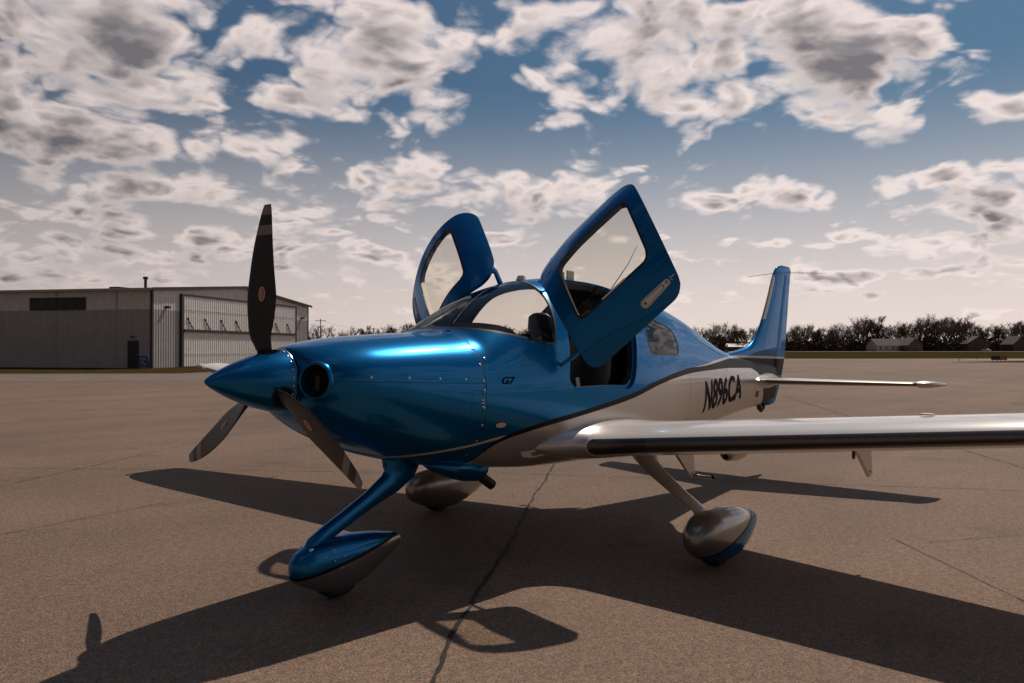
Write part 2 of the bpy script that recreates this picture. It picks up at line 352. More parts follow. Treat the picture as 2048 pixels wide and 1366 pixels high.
def crack(pts, w, jit, name='pavement_crack', z=.005):
    P = []
    for (a, b) in zip(pts[:-1], pts[1:]):
        a = np.array(a); b = np.array(b); n = max(2, int(np.linalg.norm(b - a) / .07)); n = min(n, 260)
        for k in range(n): P.append(a + (b - a) * k / n)
    P.append(np.array(pts[-1])); V = []; F = []
    t = P[-1] - P[0]; t /= np.linalg.norm(t); nn = np.array([-t[1], t[0]]); dr = 0
    for i, p in enumerate(P):
        dr = dr * .8 + rng.gauss(0, jit); q = p + nn * dr; ww = w * (.35 + rng.random() * 1.1)
        V += [(*(q + nn * ww), z), (*(q - nn * ww), z)]
        if i: F.append((2 * i - 2, 2 * i - 1, 2 * i + 1, 2 * i))
    return tag(fix_up(obj(name, V, F, M_CRACK, smooth=False)), kind='structure')
def un_ground(u, v):
    d = np.array([*FW, 0]) * 1 + np.array([*RT, 0]) * (u - 1024) / FPX; zz = (683 - v) / FPX + PITCH
    t = -CAM[2] / zz; return (CAM[0] + d[0] * t, CAM[1] + d[1] * t)
UG = un_ground
crack([UG(1112, 925), UG(1062, 1000), UG(1030, 1070), UG(960, 1175), UG(890, 1290), UG(845, 1420)], .0115, .0042)
crack([UG(1180, 850), UG(1112, 925)], .006, .004)
for a, b, w in [((-150, 934), (1030, 947), .006), ((1030, 947), (2300, 990), .006), ((-120, 1000), (560, 848), .006), ((-60, 1082), (330, 1005), .005), ((1560, 790), (1720, 840), .012),
                ((1720, 840), (2300, 1010), .007), ((560, 848), (900, 790), .01), ((0, 828), (420, 812), .012), ((1640, 815), (2300, 822), .01), ((1780, 1075), (2250, 1300), .004), ((1850, 1085), (2100, 1065), .003)]:
    crack([UG(*a), UG(*b)], w * .85, .004)

# ------------------------------------------------------------------ the airplane
PX = 3.05; TH = R(1.15)
plane = tag(empty('airplane', (PX, 0, 0), (0, TH, 0)), 'metallic blue and silver single-engine airplane with both doors swung open on the apron', 'airplane')
OFF = (-PX, 0, 0)
def pobj(name, V, F, m, parent=plane, **k): return obj(name, V, F, m, parent, off=OFF, **k)
AXZ = 1.257
tz = lerp_tab([(.455,1.43),(.47,1.447),(.5,1.458),(.56,1.472),(.65,1.49),(.8,1.513),(1.,1.534),(1.25,1.555),(1.5,1.574),(1.62,1.60),(1.7,1.655),(1.8,1.725),(2.,1.835),(2.2,1.918),(2.4,1.98),(2.6,2.02),(2.9,2.055),(3.2,2.058),(3.6,2.035),(4.,1.99),(4.4,1.93),(4.8,1.845),(5.3,1.70),(5.8,1.555),(6.3,1.47),(7.,1.42),(7.45,1.38)])
bz = lerp_tab([(.455,1.085),(.47,1.062),(.5,1.035),(.56,.995),(.65,.94),(.8,.87),(1.,.80),(1.25,.735),(1.55,.68),(2.,.63),(2.34,.605),(3.,.595),(3.8,.6),(4.3,.63),(4.8,.672),(5.3,.72),(6.,.795),(6.5,.85),(7.1,.90),(7.45,.96)])
hw = lerp_tab([(.455,.17),(.466,.23),(.485,.285),(.515,.335),(.56,.378),(.62,.412),(.7,.442),(.8,.47),(1.,.507),(1.25,.537),(1.55,.567),(2.,.612),(2.4,.642),(2.8,.655),(3.2,.65),(3.6,.62),(4.,.565),(4.5,.475),(5.,.385),(5.5,.3),(6.,.232),(6.5,.17),(7.,.112),(7.45,.055)])
mz = lerp_tab([(.455,1.257),(.6,1.245),(1.,1.2),(1.6,1.14),(2.5,1.11),(3.5,1.11),(4.5,1.15),(5.5,1.18),(6.5,1.2),(7.45,1.2)])
nu = lerp_tab([(.455,2.1),(.8,2.5),(1.5,2.55),(2.,2.3),(3.,2.25),(4.5,2.1),(6.,2.),(7.45,2.)])
nl = lerp_tab([(.455,2.1),(.8,2.3),(1.5,2.5),(2.5,2.9),(3.8,2.8),(5.,2.3),(7.45,2.)])
def half_width(x, z):
    m, t, b = mz(x), tz(x), bz(x); up = z >= m
    r = np.where(up, (z - m) / (t - m), (m - z) / (m - b)); r = np.clip(r, 0, 1); n = np.where(up, nu(x), nl(x))
    return hw(x) * (1 - r ** n) ** (1 / n)
xs = np.unique(np.concatenate([np.array([.455,.4565,.459,.462,.466,.471,.477,.485,.495,.507,.52,.535]), np.arange(.55, 7.451, .025), [7.45]]))
NT = 144
th = 2 * np.pi * (np.arange(NT) + .5) / NT
V = []; F = []
for x in xs:
    c, s_ = np.cos(th), np.sin(th); up = s_ >= 0; n = np.where(up, nu(x), nl(x))
    y = hw(x) * np.sign(c) * np.abs(c) ** (2 / n); z = mz(x) + np.where(up, tz(x) - mz(x), mz(x) - bz(x)) * np.sign(s_) * np.abs(s_) ** (2 / n)
    V += [(x, a, b) for a, b in zip(y, z)]
for i in range(len(xs) - 1):
    for k in range(NT): F.append((i * NT + k, i * NT + (k + 1) % NT, (i + 1) * NT + (k + 1) % NT, (i + 1) * NT + k))
# orientation: outward
S = Surf(V, F)
nn = S.normals(S.F[:2000]); 
if np.sum(nn[:1500, 1] * np.array(V)[:1500, 1]) < 0: S.F = [f[::-1] for f in S.F]
def rbox(gx, gz, r):
    qx, qz = gx + r, gz + r
    return np.hypot(np.maximum(qx, 0), np.maximum(qz, 0)) + np.minimum(np.maximum(qx, qz), 0) - r
def f_wind(x, y, z):
    base = lambda x: 1.612 - (x - 1.55) * .17
    return rbox(x - (2.255 + (z - 1.48) * .39), base(x) - z, .05)
def door_f(x): return None
def f_door(x, y, z):
    gx = np.maximum(2.331 + (z - 1.18) * .19 - x, x - (3.165 + (z - 1.18) * .33)); gz = np.maximum(1.18 - z, .115 - np.abs(y))
    return rbox(gx, gz, .10 + .11 * np.clip((z - 1.7) / .3, 0, 1))
def f_dwin(x, y, z):
    gx = np.maximum(2.515 + (z - 1.518) * .30 - x, x - (3.14 + (z - 1.518) * .37)); gz = np.maximum(1.515 - z, .36 - np.abs(y))
    return rbox(gx, gz, .05)
def f_rwin(x, y, z):
    gx = np.maximum(3.46 + (z - 1.45) * .30 - x, x - 4.17); gz = np.maximum(1.452 - z, z - (1.82 - (x - 3.5) * .19))
    return rbox(gx, gz, .11)
wind, rest = S.split(S.F, f_wind)
door, rest = S.split(rest, f_door)
rwin, rest = S.split(rest, f_rwin)
Sv = lambda fs: np.array([np.mean([S.V[i][1] for i in f]) for f in fs])
fB = lerp_tab([(1.55,.3),(1.61,.5),(1.635,.70),(1.65,.78),(1.73,.855),(1.92,.91),(2.52,1.01),(3.1,1.10),(3.61,1.205),(4.,1.26),(4.4,1.295),(5.,1.32),(5.8,1.34),(6.4,1.34),(6.65,1.29),(6.8,1.2),(7.,.9),(7.45,.8)])
fU = lerp_tab([(1.55,.3),(1.60,.5),(1.625,.73),(1.66,.838),(1.92,.942),(2.52,1.046),(3.1,1.14),(3.61,1.247),(4.,1.305),(4.4,1.345),(4.8,1.36),(5.31,1.40),(5.95,1.445),(7.45,1.455)])
parts = {}
blue, low = S.split(rest, lambda x, y, z: fU(x) - z)
silver, band = S.split(low, lambda x, y, z: z - fB(x))
def strip(faces, lo, hi, *limits):
    """cut the band lo < 0 < ... out of faces: lo and hi are fields, both negative inside; limits bound its ends"""
    keep = []; cur = faces
    for fl in (*limits, lo, hi):
        cur, o = S.split(cur, fl); keep += o
    return cur, keep
crm, blue = strip(blue, lambda x, y, z: z - (fU(x) + np.clip((x - 4.45) * .03, 0.0005, .024)), lambda x, y, z: fU(x) - .02 - z, lambda x, y, z: 4.4625 - x)
cl = lerp_tab([(.9,.70),(1.0,.765),(1.1,.785),(1.49,.845),(1.75,.895),(2.05,.935)])
cw = lambda x: .009 * np.clip((2.05 - x) * 3, 0.05, 1)
crm2, blue = strip(blue, lambda x, y, z: z - cl(x) - cw(x), lambda x, y, z: cl(x) - cw(x) - z, lambda x, y, z: 1.0125 - x, lambda x, y, z: x - 2.0375)
sw = .0026
sm1, blue = strip(blue, lambda x, y, z: x - 1.565 - sw, lambda x, y, z: 1.565 - sw - x)
zl = lambda x: 1.262 - .02 * (x - .6)
sm2, blue = strip(blue, lambda x, y, z: z - zl(x) - .0018, lambda x, y, z: zl(x) - .0018 - z, lambda x, y, z: .5 - x, lambda x, y, z: x - 1.5624)
sm3, silver = strip(silver, lambda x, y, z: x - 4.36 - sw, lambda x, y, z: 4.36 - sw - x, lambda x, y, z: y)
xl = lambda z: 4.36 + np.clip(z - 1.3, 0, 1) * .9
sm3b, blue = strip(blue, lambda x, y, z: x - xl(z) - sw, lambda x, y, z: xl(z) - sw - x, lambda x, y, z: y, lambda x, y, z: z - 1.43)
sm4, blue = strip(blue, lambda x, y, z: np.abs(rbox(np.abs(x - 1.49) - .045, np.abs(z - 1.10) - .10, .02)) * 0 + rbox(np.abs(x - 1.49) - .045, np.abs(z - 1.10) - .10, .02) - .0016, lambda x, y, z: -.0016 - rbox(np.abs(x - 1.49) - .045, np.abs(z - 1.10) - .10, .02))
def f_inlet(x, y, z):
    c = np.array([.497, .275, 1.262]); ax = np.array([-.9, .42, .02]); ax /= np.linalg.norm(ax)
    P = np.stack([x, np.abs(y), z], -1) - c; d = P @ ax; q = np.linalg.norm(P - d[..., None] * ax, axis=-1)
    return np.where(x < .7, q - .088, 1.)
_, blue = S.split(blue, f_inlet); _, sm2 = S.split(sm2, f_inlet)
allskin = [(blue, 0), (silver, 1), (band, 2), (crm + crm2, 3), (sm1 + sm2 + sm3 + sm3b + sm4, 4)]
FS = [f for fs, i in allskin for f in fs]; FI = [i for fs, i in allskin for f in fs]
NALL = S.normals(S.F if False else FS + wind + door + rwin)
VV, FF, used = S.sub(FS)
fuselage = pobj('fuselage', VV, FF, [M_BLUE, M_SILVER, M_BLACKP, M_CREAM, M_SEAM], idx=FI)
def outline_strip(faces, name, depth, m, parent, lift=0., V=None, inward=True):
    Vx = np.array(S.V) if V is None else V
    E = border(faces); ids = sorted({i for e in E for i in e}); mp = {i: k for k, i in enumerate(ids)}
    A = [Vx[i] + NALL[i] * lift for i in ids]; B = [Vx[i] - NALL[i] * depth for i in ids]; n = len(ids)
    return pobj(name, A + B, [(mp[i], mp[j], n + mp[j], n + mp[i]) for i, j in E], m, parent)
SA = np.array(S.V)
# glass
def skin_piece(name, faces, m, parent, lift=0., T=None, idx=None):
    Vx = SA + NALL * lift
    if T is not None: Vx = T(Vx)
    v, f, u = S.sub(faces, Vx); return pobj(name, v, f, m, parent, idx=idx)
SA = np.array(S.V)
wtrim, wglass = S.split(wind, lambda x, y, z: -(f_wind(x, y, z) + .016)); wtrim, wglass = wtrim, wglass
# (split gives: field<0 inside) -> wtrim is the rim within 16 mm of the edge
SA = np.array(S.V); NALL = S.normals(FS + wtrim + wglass + door + rwin)
ws = skin_piece('windshield', wglass, M_GLASS, plane, -.002); skin_piece('windshield_seal', wtrim, M_TRIM, ws, .001)
for sgn in (-1, 1):
    fs = [f for f, y in zip(rwin, Sv(rwin)) if y * sgn > 0]
    rim, gl = S.split(fs, lambda x, y, z: -(f_rwin(x, y, z) + .014)); SA = np.array(S.V); NALL = S.normals(FS + wtrim + wglass + door + rim + gl)
    if len(NALL) < len(SA): pass
    w = skin_piece('rear_side_window', gl, M_TINT, plane, -.002); skin_piece('window_seal', rim, M_TRIM, w, .001)
# door jamb (return of the opening) and inner lining
NALL = S.normals(FS + wtrim + wglass + door); SA = np.array(S.V)
for sgn in (-1, 1):
    fs = [f for f, y in zip(door, Sv(door)) if y * sgn > 0]
    E = border(fs); ids = sorted({i for e in E for i in e}); mp = {i: k for k, i in enumerate(ids)}; n = len(ids)
    ctr = np.mean([SA[i] for i in ids], axis=0)
    A = [SA[i] for i in ids]
    Bv = []; Cv = []; Dv = []
    for i in ids:
        inn = ctr - SA[i]; inn -= NALL[i] * (inn @ NALL[i]); inn /= np.linalg.norm(inn)
        Bv.append(SA[i] - NALL[i] * .022); Cv.append(SA[i] - NALL[i] * .022 + inn * .035); Dv.append(SA[i] - NALL[i] * .07 + inn * .035)
    q = lambda a, b: [(a * n + mp[j], a * n + mp[i], b * n + mp[i], b * n + mp[j]) for i, j in E]
    jm = pobj('door_jamb', A + Bv + Cv, q(0, 1) + q(1, 2), M_BLUE); sharp(jm, 40)
    pobj('door_seal', [c + (0, 0, 0) for c in Cv] + Dv, q(0, 1), M_TRIM, jm)
# ---- doors: the cut-out skin swung about its hinge line
def rotmat(ax, a):
    k = np.array(ax) / np.linalg.norm(ax); K = np.array([[0, -k[2], k[1]], [k[2], 0, -k[0]], [-k[1], k[0], 0]])
    return np.eye(3) + math.sin(a) * K + (1 - math.cos(a)) * K @ K
def door_T(sgn, ang, P1, P2):
    P1 = np.array(P1); P2 = np.array(P2); Rm = rotmat(P2 - P1, ang)
    def T(P):
        P = np.array(P, float); f = np.array([1, -sgn, 1.])     # work on the port side, mirror for starboard
        Q = P * f; Q = (Q - P1) @ Rm.T + P1
        return Q * f
    return T
for sgn, ang, P1, P2, lab in [(-1, R(-72.9), (2.232, -.652, 1.385), (2.427, -.199, 2.011), 'port door swung open with white latch handle and clear window'),
                              (1, R(-71.3), (2.232, -.652, 1.385), (2.427, -.199, 2.011), 'starboard door swung open beyond the windshield')]:
    fs = [f for f, y in zip(door, Sv(door)) if y * sgn > 0]
    T = door_T(sgn, ang, P1, P2)
    gl, pan = S.split(fs, f_dwin); rim, pan = S.split(pan, lambda x, y, z: f_dwin(x, y, z) - .017)
    SA = np.array(S.V); NALL = S.normals(FS + wtrim + wglass + [f for f in door if np.mean([S.V[i][1] for i in f]) * sgn < 0] + gl + rim + pan)
    outer = SA + NALL * .0; inner = SA - NALL * .04
    Fo = pan + rim; E = border(Fo); nV = len(SA)
    allv = np.vstack([T(outer), T(inner)])
    faces = list(Fo) + [tuple(i + nV for i in f[::-1]) for f in Fo] + [(j, i, i + nV, j + nV) for i, j in E]
    idx = [0] * len(pan) + [1] * len(rim) + [2] * len(Fo)
    for i, j in E:
        mid = (SA[i] + SA[j]) / 2
        idx.append(1 if f_dwin(mid[0], mid[1], mid[2]) < .05 else (1 if mid[2] < 1.32 or abs(mid[1]) > .6 else 0))
    usedv = sorted({i for f in faces for i in f}); mp = {i: k for k, i in enumerate(usedv)}
    dr = pobj('door', allv[usedv], [[mp[i] for i in f] for f in faces], [M_BLUE, M_TRIM, M_INTG], idx=idx); sharp(dr, 50); dr['label'] = lab
    skin_piece('door_window', gl, M_GLASS, dr, -.004, T)
    # latch handle: plate, lever, lock, on the lower aft part of the door
    def on_door(x, z, lift):
        x = np.asarray(x, float); z = np.asarray(z, float); y = half_width(x, z) + lift
        return T(np.stack([x, sgn * y, z], -1))
    a0 = np.array([2.915, 1.295]); a1 = np.array([3.115, 1.305])
    def stadium(r0, r1, lift, k=20, sh=(0, 0), e0=0., e1=0.):
        d = (a1 - a0) / np.linalg.norm(a1 - a0); nrm = np.array([-d[1], d[0]]); A0 = a0 + d * e0; A1 = a1 - d * e1; P = []
        for i in range(k + 1):
            t = math.pi / 2 + math.pi * i / k; P.append(A0 + r0 * (d * math.cos(t) + nrm * math.sin(t)))
        for i in range(k + 1):
            t = -math.pi / 2 + math.pi * i / k; P.append(A1 + r1 * (d * math.cos(t) + nrm * math.sin(t)))
        P = np.array(P); return on_door(P[:, 0], P[:, 1], lift)
    def plate(name, r0, r1, l0, l1, m, parent, e0=0., e1=0.):
        a = stadium(r0, r1, l0, e0=e0, e1=e1); b = stadium(r0 * .96, r1 * .96, l1, e0=e0, e1=e1); n = len(a)
        o = pobj(name, np.vstack([a, b]), [tuple(range(n, 2 * n))] + [(i, (i + 1) % n, n + (i + 1) % n, n + i) for i in range(n)], m, parent, smooth=False)
        return o
    h = plate('latch_handle', .032, .022, 0, .006, M_LABELW, dr)
    plate('handle_recess', .0255, .0155, .005, .0072, M_TRIM, h, 0., .045); plate('handle_lever', .0225, .0125, .006, .011, M_LABELW, h, 0., .048)
    lk = on_door(*a1, .006); nr = on_door(*a1, .05) - lk; lk = lk - np.array([0, 0, 0])
    MB().disc(lk, nr, .0125, 14, .002).build('key_lock', M_TRIM, h, off=OFF); MB().disc(lk + nr * .02, nr, .0095, 14, .003).build('lock_face', M_SILVER, h, off=OFF)
    ex = MB()
    for k in range(4):
        t = math.pi * k / 4; dv = np.array([math.cos(t), math.sin(t)]) * .011
        p = a0 - dv; q = a0 + dv; w = np.array([-dv[1], dv[0]]) * .16
        ex.add(on_door(*np.array([p + w, q + w, q - w, p - w]).T, .0118), [(0, 1, 2, 3)])
    ex.build('handle_emblem', M_TRIM, h, smooth=False, off=OFF)
    mk = MB(); mk.add(on_door(np.array([3.150, 3.154, 3.154, 3.150]), np.array([1.29, 1.29, 1.325, 1.325]), .002), [(0, 1, 2, 3)])
    mk.add(on_door(np.array([3.16, 3.188, 3.188, 3.16]), np.array([1.31, 1.31, 1.315, 1.315]), .002), [(0, 1, 2, 3)]); mk.build('latch_mark', M_LABELW, h, smooth=False, off=OFF)
    # window vent slider strip
    xx = np.linspace(2.72, 2.93, 8); st = MB()
    st.add(np.vstack([on_door(xx, xx * 0 + 1.508, .001), on_door(xx, xx * 0 + 1.520, .001), on_door(xx, xx * 0 + 1.520, .006), on_door(xx, xx * 0 + 1.508, .006)]),
           [(8 * a + i, 8 * a + i + 1, 8 * b + i + 1, 8 * b + i) for a, b in ((1, 2), (2, 3), (3, 0)) for i in range(7)]); st.build('vent_slider', M_LABELW, dr, off=OFF)
    # hinge arms
    top0 = np.array([2.66, sgn * .30, 2.0]); e_ = T(np.array([2.62, sgn * .16, 2.0]))
    MB().tube([top0, top0 + (e_ - top0) * .5 + np.array([0, 0, .03]), e_], [.03, .026, .03], 8, flat=.35).build('hinge_arm', M_BLUE, dr, off=OFF)
    b0 = np.array([2.27, sgn * .615, 1.36]); e2 = on_door(2.40, 1.36, -.03)
    MB().tube([b0, b0 + (e2 - b0) * .5 + np.array([-.01, sgn * .02, 0]), e2], [.013, .016, .012], 8, flat=.6).build('lower_hinge', M_BLUE, dr, off=OFF)
# ---- cabin
NALL = S.normals(FS)
ins = [f for f in FS if 1.64 < np.mean([S.V[i][0] for i in f]) < 4.55]
SA = np.array(S.V); v, f, u = S.sub([f[::-1] for f in ins], SA - NALL * .03); pobj('cabin_lining', v, f, M_INT)
def sect(x, inset, n=48):
    t = 2 * np.pi * np.arange(n) / n; c, s_ = np.cos(t), np.sin(t); up = s_ >= 0; e = np.where(up, nu(x), nl(x))
    y = (hw(x) - inset) * np.sign(c) * np.abs(c) ** (2 / e); z = mz(x) + np.where(up, tz(x) - mz(x) - inset, mz(x) - bz(x) - inset) * np.sign(s_) * np.abs(s_) ** (2 / e)
    return np.stack([np.full(n, x), y, z], -1)
for x, nm in ((1.645, 'firewall'), (4.54, 'rear_bulkhead')):
    p = sect(x, .035); pobj(nm, p, [list(range(48))], M_INT, smooth=False)
mb = MB(); mb.box(1.75, 4.4, -.37, .37, .80, .83); mb.build('cabin_floor', M_INT, plane, off=OFF)
# glareshield with rounded edge + panel
gs = []; gf = []; gx = [1.66, 1.75, 1.95, 2.06, 2.09, 2.10]; gzv = [1.60, 1.635, 1.655, 1.65, 1.63, 1.55]; ny = 21
for xk, zk in zip(gx, gzv):
    for j in range(ny):
        y = (-1 + 2 * j / (ny - 1)); W = float(half_width(xk, min(zk, 1.60))) - .045; yy = y * W
        gs.append((xk + (0 if xk < 2 else -.05 * y * y), yy, zk - .10 * abs(y) ** 3))
for i in range(len(gx) - 1):
    for j in range(ny - 1): gf.append((i * ny + j, (i + 1) * ny + j, (i + 1) * ny + j + 1, i * ny + j + 1))
panel = pobj('glareshield', gs, gf, M_LEATHER)
MB().box(2.03, 2.07, -.54, .54, 1.12, 1.57).build('instrument_panel', M_TRIM, panel, off=OFF)
def seat(x, y):
    b = MB(); b.tube([(x + .48, y, 1.05), (x + .52, y, 1.3), (x + .6, y, 1.55), (x + .63, y, 1.62)], [.2, .235, .2, .12], 16)
    V = np.array(b.v); V[:, 0] = x + .55 + (V[:, 0] - (x + .55)) * .42 + (V[:, 2] - 1.3) * .12; b.v = [tuple(p) for p in V]
    st = b.build('seat', M_LEATHER, plane, off=OFF)
    o1 = MB().box(x, x + .5, y - .23, y + .23, .98, 1.1).build('seat_cushion', M_LEATHER, st, off=OFF)
    c = MB(); c.tube([(x + .62, y, 1.60), (x + .63, y, 1.66), (x + .65, y, 1.76), (x + .655, y, 1.79)], [.09, .125, .125, .08], 14)
    V = np.array(c.v); V[:, 0] = x + .64 + (V[:, 0] - (x + .64)) * .4; c.v = [tuple(p) for p in V]; o3 = c.build('headrest', M_LEATHER, st, off=OFF)
    for o in (o1, st, o3):
        m = o.modifiers.new('round', 'BEVEL'); m.width = .03; m.segments = 2; m.limit_method = 'ANGLE'
    return st
for x, y in ((2.5, -.28), (2.5, .28), (3.45, -.26), (3.45, .26)): seat(x, y)
MB().add([(2.62, -.50, 1.19), (2.72, -.46, 1.19), (2.70, -.46, 1.27), (2.60, -.50, 1.27)], [(0, 1, 2, 3)]).build('placard', M_INTG, plane, smooth=False, off=OFF)
# ---- spinner, inlets, propeller
prof = lerp_tab([(0, .004), (.012, .018), (.05, .043), (.12, .081), (.2, .115), (.3, .15), (.38, .17), (.445, .181)])
sx = [0, .006, .015, .03, .05, .08, .12, .16, .2, .25, .3, .34, .38, .41, .445]; NS = 64
V = [(x, prof(x) * math.cos(2*math.pi*k/NS), AXZ + prof(x) * math.sin(2*math.pi*k/NS)) for x in sx for k in range(NS)]
F = [(i*NS+k, (i+1)*NS+k, (i+1)*NS+(k+1)%NS, i*NS+(k+1)%NS) for i in range(len(sx)-1) for k in range(NS)] + [list(range(NS))]
spinner = pobj('spinner', V, F, M_BLUE)
MB().tube([(.443, 0, AXZ), (.449, 0, AXZ)], [.183, .183], 64).build('spinner_backplate', M_STEEL, spinner, off=OFF)
MB().tube([(.447, 0, AXZ), (.47, 0, AXZ)], [.15, .15], 40).build('spinner_gap_shade', M_HOLE, spinner, off=OFF)  # black drum in the gap behind the spinner, painted dark for its shade
for k in range(24):
    rv = MB()
    t = 2 * math.pi * (k + .5) / 24; rv.disc((.425, .1785 * math.cos(t), AXZ + .1785 * math.sin(t)), (-.25, math.cos(t), math.sin(t)), .0065, 8, .003)
    rv.build('spinner_screw', M_STEEL, spinner, off=OFF)
PXB = .36
fLE = lerp_tab([(.1,.034),(.17,.05),(.235,.085),(.344,.108),(.48,.12),(.59,.115),(.727,.102),(.863,.076),(.96,.05),(.99,.036)])
fTE = lerp_tab([(.1,.034),(.17,.03),(.235,.022),(.344,.04),(.48,.052),(.59,.042),(.727,.031),(.863,.023),(.96,.017),(.99,.012)])
fTW = lerp_tab([(.1,40),(.2,34),(.35,26),(.6,18),(.99,10)]); fTK = lerp_tab([(.1,.058),(.17,.05),(.24,.034),(.4,.024),(.7,.015),(.99,.006)])
def blade(angle):
    rs = [.08, .12, .16, .2, .235, .27, .31, .36, .42, .48, .54, .6, .66, .727, .78, .8215, .8225, .845, .865, .8755, .8765, .9, .925, .9345, .9355, .955, .975, .988, .993]; n = 20
    V = []; F = []; I = []
    ca, sa = math.cos(angle), math.sin(angle)
    for r in rs:
        le, te, tw, tk = fLE(r), fTE(r), R(float(fTW(r))), fTK(r)
        for k in range(n):
            t = 2 * math.pi * k / n; le, te = le * 1.13, te * 1.13; c = (le + te) / 2 * math.cos(t) + (le - te) / 2; le, te = le / 1.13, te / 1.13; h = tk / 2 * math.sin(t) * (1 if math.sin(t) > 0 else .55) + (.0)
            # chord axis points to the leading edge (+tangential, forward)
            tang = c * math.cos(tw) + h * math.sin(tw) ; fwd = -c * math.sin(tw) + h * math.cos(tw)
            # local: radial r along angle, tangential to the right of radial seen from the front
            y = r * ca + tang * sa; z = r * sa - tang * ca
            V.append((PXB + fwd, y, AXZ + z))
    for i in range(len(rs) - 1):
        rm = (rs[i] + rs[i + 1]) / 2; g = 1 if (.822 < rm < .876 or rm > .935) else 0
        for k in range(n): F.append((i*n+k, i*n+(k+1)%n, (i+1)*n+(k+1)%n, (i+1)*n+k)); I.append(g)
    F.append([(len(rs)-1)*n+k for k in range(n)]); I.append(1)
    b = pobj('propeller_blade', V, F, [M_BLADE, M_BLADEG], idx=I)
    # oval maker's label on the front face at r = .49
    def face_pt(r, c, lift):
        le, te, tw, tk = fLE(r) * 1.13, fTE(r) * 1.13, R(float(fTW(r))), fTK(r); a = (le + te) / 2; s = max(0, 1 - ((c - (le - te) / 2) / a) ** 2) ** .5
        h = -(tk / 2 * .55 * s + lift); tang = c * math.cos(tw) + h * math.sin(tw); fwd = -c * math.sin(tw) + h * math.cos(tw)
        return (PXB + fwd, r * ca + tang * sa, AXZ + r * sa - tang * ca)
    def oval(name, ra, rb, lift, m, par, half=0):
        P = []; k = 24
        for i in range(k):
            t = 2 * math.pi * i / k; cx = math.cos(t) * ra; cy = math.sin(t) * rb
            if half > 0: cx = max(cx, 0)
            P.append(face_pt(.487 + cy, .034 + cx, lift))
        return pobj(name, P, [list(range(k))], m, par, smooth=False)
    w = oval('maker_label', .021, .041, .0015, M_LABELW, b); oval('label_field', .0175, .037, .0022, M_OLIVE, w); oval('label_half', .0165, .036, .0028, M_RED, w, 1)
    tv, tf = text_mesh('HARTZELL'); P = [face_pt(.457 + .06 * q[0], .036 - .012 * (q[1] - .5), .0036) for q in tv]; pobj('label_lettering', P, tf, M_LABELW, w, smooth=False)
    # boss where the blade leaves the spinner
    MB().tube([(PXB + .02, ca * .1, AXZ + sa * .1), (PXB + .02, ca * .176, AXZ + sa * .176)], [.066, .062], 24, cap=True).build('blade_socket', M_HOLE, b, off=OFF)
    return b
for a in (90, 210, 330): blade(R(a))
for sgn in (-1, 1):
    c = np.array([.497, sgn * .275, 1.262]); ax = np.array([-.90, sgn * .42, 0.02]); ax /= np.linalg.norm(ax); a = np.cross(ax, (0, 0, 1)); a /= np.linalg.norm(a); b = np.cross(a, ax)
    V = []; F = []; n = 40; ringp = [(.122, -.075), (.116, -.03), (.108, .004), (.098, .016), (.088, .010), (.083, -.02), (.081, -.10)]
    for rr, h in ringp:
        for k in range(n): t = 2*math.pi*k/n; V.append(c + ax * h + rr * (a * math.cos(t) * .96 + b * math.sin(t)))
    for i in range(len(ringp) - 1):
        for k in range(n): F.append((i*n+k, i*n+(k+1)%n, (i+1)*n+(k+1)%n, (i+1)*n+k))
    lip = pobj('air_inlet', V, F, M_BLUE)
    MB().tube([c + ax * .012, c - ax * .09], [.083, .083], 32, cap=False).build('inlet_throat', M_HOLE, lip, off=OFF)
    MB().disc(c - ax * .05, ax, .082, 32, .002).build('inlet_baffle', M_HOLE, lip, off=OFF)
    MB().box(-.012, .012, -.02, .02, -.05, .03, lambda p: c - ax * .04 + a * p[0] + b * p[2] + ax * p[1]).build('inlet_vane', M_DARKM, lip, off=OFF)
# ---- cowl fasteners, emblem, lettering, lens
fs_ = MB()
def on_side(x, z, lift=.002, sgn=-1): return np.array([x, sgn * (float(half_width(x, z)) + lift), z])
def side_n(x, z, sgn=-1):
    e = .004; p = on_side(x, z, 0, sgn); d1 = on_side(x + e, z, 0, sgn) - p; d2 = on_side(x, z + e, 0, sgn) - p; n = np.cross(d1, d2); n /= np.linalg.norm(n); return n if n[1] * sgn > 0 else -n
for sgn in (-1, 1):
    for x, z in [(.74, 1.285), (.98, 1.28), (1.2, 1.275), (1.4, 1.27), (1.545, 1.262), (1.548, 1.20), (1.545, 1.09), (1.548, .98), (1.545, .88), (1.545, 1.36), (1.55, 1.46), (1.6, 1.40), (1.545, .78)]:
        MB().disc(on_side(x, z, 0, sgn), side_n(x, z, sgn), .009, 8, .004).build('cowl_fastener', M_STEEL, fuselage, off=OFF)
def side_text(name, body, x0, x1, zb0, zb1, zt0, zt1, m, sgn=-1, lift=.003, slant=0., bold=.025):
    tv, tf = text_mesh(body, bold=bold); P = []
    for q in tv:
        zb = zb0 + (zb1 - zb0) * q[0]; zt = zt0 + (zt1 - zt0) * q[0]; z = zb + (zt - zb) * q[1]
        x = x0 + (x1 - x0) * q[0] + slant * q[1]; 
        if sgn > 0: x = x0 + x1 - x
        P.append(on_side(x, z, lift, sgn))
    return pobj(name, P, tf, m, fuselage, smooth=False)
side_text('registration_lettering', 'N896CA', 4.84, 6.08, .90, 1.0, 1.225, 1.28, M_VINYL, -1, .003, -.03)
side_text('registration_lettering', 'N896CA', 4.84, 6.08, .90, 1.0, 1.225, 1.28, M_VINYL, 1, .003, .03)
side_text('emblem', 'G7', 1.69, 1.80, 1.235, 1.235, 1.285, 1.285, M_VINYL, -1, .003, .02)
